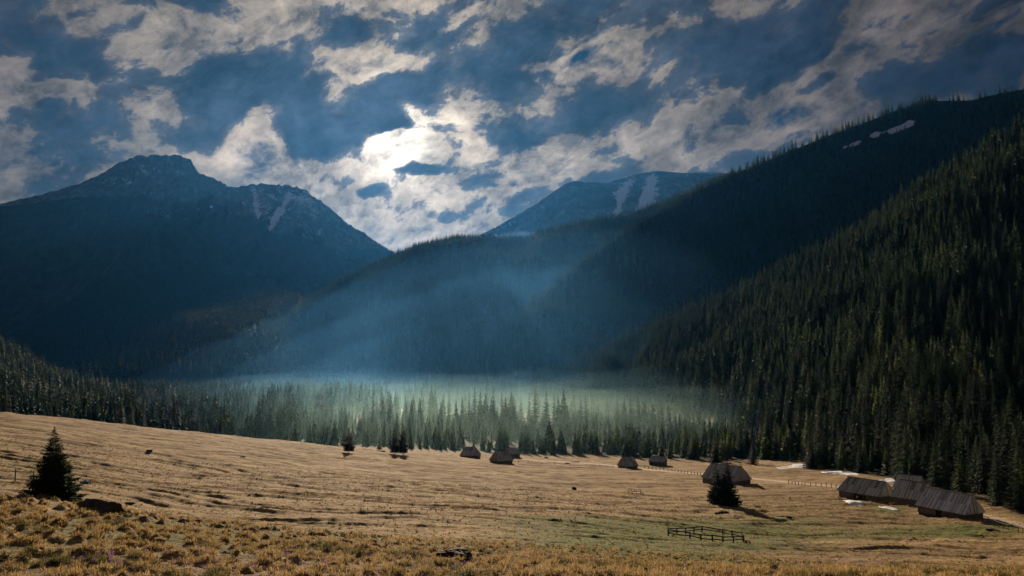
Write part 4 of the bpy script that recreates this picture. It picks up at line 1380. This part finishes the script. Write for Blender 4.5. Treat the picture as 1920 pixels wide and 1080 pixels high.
# ------------------------------------------------------------------ grass
def grass(name, px0, px1, d0, d1, spacing, blades, hgt, wid, label, seed, thr=0.0, tus_=False):
    r = np.random.default_rng(seed)
    s, d = scatter_polar(px0, px1, d0, d1, spacing, seed)
    X, Y = s * d, d
    if tus_:
        cl = tussock(X, Y) - .28 + r.normal(0, .10, len(X))
    else:
        cl = fbm(X / 3.2, Y / 2.4, 3, seed) + r.normal(0, .25, len(X))
    ok = cl > thr
    X, Y, cl = X[ok], Y[ok], cl[ok]
    Z = ground_z(X, Y)
    n = len(X)
    gn = fbm(X / 6, Y / 4, 3, 91)
    size = r.uniform(.55, 1.35, n) * hgt * (1 + .5 * np.clip(cl, -.5, 1))
    tone = np.clip(r.normal(.62, .12, n) - .45 * sstep(.05, .55, gn), .05, 1)
    k = blades
    a = r.uniform(0, 6.283, (n, k)); rad = np.sqrt(r.random((n, k)))
    R0 = size[:, None] * .55 * rad
    bx = X[:, None] + np.cos(a) * R0 * .6; by = Y[:, None] + np.sin(a) * R0 * .6
    hz = size[:, None] * (1.05 - .55 * rad) * r.uniform(.6, 1.15, (n, k))
    lean = size[:, None] * (.25 + .8 * rad) * r.uniform(.5, 1.2, (n, k))
    wind = -.25 * size[:, None]
    tx = bx + np.cos(a) * lean + wind * .6; ty = by + np.sin(a) * lean + wind
    wa = r.uniform(0, 6.283, (n, k))
    wx, wy = np.cos(wa) * wid, np.sin(wa) * wid
    zb = Z[:, None] - .03 + 0 * bx
    v0 = np.stack([bx - wx, by - wy, zb], -1); v1 = np.stack([bx + wx, by + wy, zb], -1)
    mx_, my_ = bx + np.cos(a) * lean * .35, by + np.sin(a) * lean * .35
    vm_ = np.stack([mx_ + wx * .8, my_ + wy * .8, zb + hz * .8], -1); vm2 = np.stack([mx_ - wx * .8, my_ - wy * .8, zb + hz * .8], -1)
    v2 = np.stack([tx, ty, zb + hz * r.uniform(.55, 1.05, (n, k))], -1)
    V = np.stack([v0, v1, vm_, vm2, v2], 2).reshape(-1, 3)
    base = np.arange(n * k)[:, None] * 5
    Fc = np.concatenate([base + np.array([[0, 1, 2]]), base + np.array([[0, 2, 3]]), base + np.array([[3, 2, 4]])], 0)
    tn = np.repeat((tone[:, None] + r.normal(0, .10, (n, k))).ravel(), 5)
    tn = tn * np.tile([.75, .75, 1, 1, 1.15], n * k)
    o = link(name, mesh_np(name, V, Fc, [M['grass']], False, {'tint': np.clip(tn, 0, 1)}))
    tag(o, label, "grass", kind='stuff')
    print(name, n, len(Fc))
grass("tussock_grass", -60, 2000, 13, 34, .17, 24, .20, .008, "yellow tussock grass covering the near slope", 31, -.12, True)
grass("tussock_grass", -60, 2000, 34, 66, .30, 12, .20, .014, "drier tussocks on the crest of the near slope", 32, -.08, True)
grass("meadow_grass", -60, 2000, 60, 175, .95, 9, .20, .030, "short dry grass tufts on the wide brown meadow", 33, -.02)

def crocuses():
    r = np.random.default_rng(8)
    P = []
    for (px0, px1, py0, py1, n) in [(1100, 1900, 1020, 1078, 900), (120, 1000, 1040, 1079, 220), (1300, 1700, 1000, 1040, 260)]:
        for _ in range(n):
            P.append((r.uniform(px0, px1), r.uniform(py0, py1)))
    V = []; Fc = []
    pts = [ray_ground(a, b)[:2] for a, b in P]
    X = np.array([p[0] for p in pts]); Y = np.array([p[1] for p in pts]); Z = ground_z(X, Y)
    for x, y, z in zip(X, Y, Z):
        h = r.uniform(.08, .15)
        for k in range(5):
            a = 6.283 * k / 5 + r.random(); c, s_ = math.cos(a), math.sin(a)
            b = len(V)
            V += [(x, y, z + h * .4), (x + c * .03 - s_ * .02, y + s_ * .03 + c * .02, z + h), (x + c * .03 + s_ * .02, y + s_ * .03 - c * .02, z + h)]
            Fc.append((b, b + 1, b + 2))
    o = link("crocus_flowers", mesh_np("crocus_flowers", np.array(V), np.array(Fc), [M['crocus']]))
    tag(o, "tiny purple crocuses sprinkled through the near grass", "flowers", kind='stuff')
crocuses()

# ------------------------------------------------------------------ air
def volume_mat(name, color, dens, aniso, absorb=(0, 0, 0)):
    m = bpy.data.materials.new(name)
    m.use_nodes = True
    N = NT(m.node_tree)
    v_ = N.n('ShaderNodeVolumePrincipled')
    v_.inputs['Color'].default_value = tuple(color) + (1,)
    v_.inputs['Density'].default_value = dens
    v_.inputs['Anisotropy'].default_value = aniso
    o_ = N.n('ShaderNodeOutputMaterial')
    N.put(o_.inputs['Volume'], v_.outputs[0])
    return m

hz_ = MB()
x0, x1, y0, y1, z0, z1 = -9000, 9000, -11700, 11700, 0.0, 1640.0
hz_.poly([(x0, y0, z0), (x1, y0, z0), (x1, y1, z0), (x0, y1, z0), (x0, y0, z1), (x1, y0, z1), (x1, y1, z1), (x0, y1, z1)],
         [(3, 2, 1, 0), (4, 5, 6, 7), (0, 1, 5, 4), (1, 2, 6, 5), (2, 3, 7, 6), (3, 0, 4, 7)])
haze = hz_.build("haze", volume_mat("valley_haze", (0.07, 0.38, 1.0), 0.0000085, 0.60))
tag(haze, "thin blue haze filling the whole valley air", "haze", kind='stuff')

def mist(name, px0, px1, d0, d1, ztop, zbot, dens, color, label, seed, aniso=.6, soft=False):
    """low bank of mist: closed body with an uneven top"""
    nx, ny = 40, 24
    U, Vv = np.meshgrid(np.linspace(0, 1, nx), np.linspace(0, 1, ny))
    D = d0 + (d1 - d0) * Vv
    PX = px0 + (px1 - px0) * U
    X = (PX - 960) / F * D
    edge = np.minimum(1, 7 * np.minimum(np.minimum(U, 1 - U) * .42, np.minimum(Vv * .9, 1 - Vv)))
    edge = np.sin(np.clip(edge, 0, 1) * np.pi / 2) ** .8
    if soft:
        edge = np.sin(np.pi * U) ** 1.6 * np.sin(np.pi * Vv) ** .8
    Zt = zbot + (ztop - zbot) * edge * (1 + (.12 if soft else .26) * fbm(X / 85, D / 60, 4, seed)) + .2
    Zb = np.full_like(Zt, zbot)
    n, m_ = X.shape
    top = np.stack([X, D, Zt + ZC], -1).reshape(-1, 3); bot = np.stack([X, D, Zb + ZC], -1).reshape(-1, 3)
    idx = np.arange(n * m_).reshape(n, m_); o_ = n * m_
    Q = [np.stack([idx[:-1, :-1], idx[:-1, 1:], idx[1:, 1:], idx[1:, :-1]], -1).reshape(-1, 4)]
    Q.append(Q[0][:, ::-1] + o_)
    def side(a, flip):
        q = np.stack([a[:-1], a[1:], a[1:] + o_, a[:-1] + o_], -1)
        return q[:, ::-1] if not flip else q
    Q += [side(idx[0], False), side(idx[-1], True), side(idx[:, 0], True), side(idx[:, -1], False)]
    ob = link(name, mesh_np(name, np.vstack([top, bot]), np.vstack(Q), [volume_mat(name, color, dens, aniso)], True))
    tag(ob, label, "mist", kind='stuff')
mist("mist", 60, 1750, 300, 1700, 0, -41, .00005, (0.26, 0.60, 0.92), "thinnest blue top veil of mist reaching back to the hills", 19, .6)
mist("mist", 160, 1750, 300, 1500, -5, -41, .00008, (0.34, 0.66, 0.85), "thin bluish veil of mist reaching back to the hills", 3, .6)
mist("mist", 260, 1700, 320, 1400, -10, -41, .00012, (0.48, 0.76, 0.68), "pale mist bank among the tall dark spruces", 5, .6)
mist("mist", 420, 1660, 340, 1300, -14.5, -41, .00012, (0.58, 0.82, 0.66), "yellowish mist bank filling the valley clearing", 7, .6)
mist("mist", 560, 1560, 360, 1150, -19, -41, .00017, (0.62, 0.84, 0.62), "densest lowest mist lying on the valley floor", 9, .6)
VC = (0.13, 0.46, 1.0)
mist("valley_veil", 60, 2100, 560, 2300, 240, -41, .00003, VC, "palest highest veil of blue smoke in the valley", 11, .62, True)
mist("valley_veil", 220, 1800, 600, 2250, 175, -41, .000045, VC, "high veil of blue smoke in the valley", 13, .62, True)
mist("valley_veil", 340, 1600, 640, 2200, 115, -41, .00006, VC, "middle veil of blue smoke in the valley", 15, .62, True)
mist("valley_veil", 420, 1500, 680, 2000, 70, -41, .00008, VC, "lower veil of blue smoke over the valley wood", 17, .62, True)
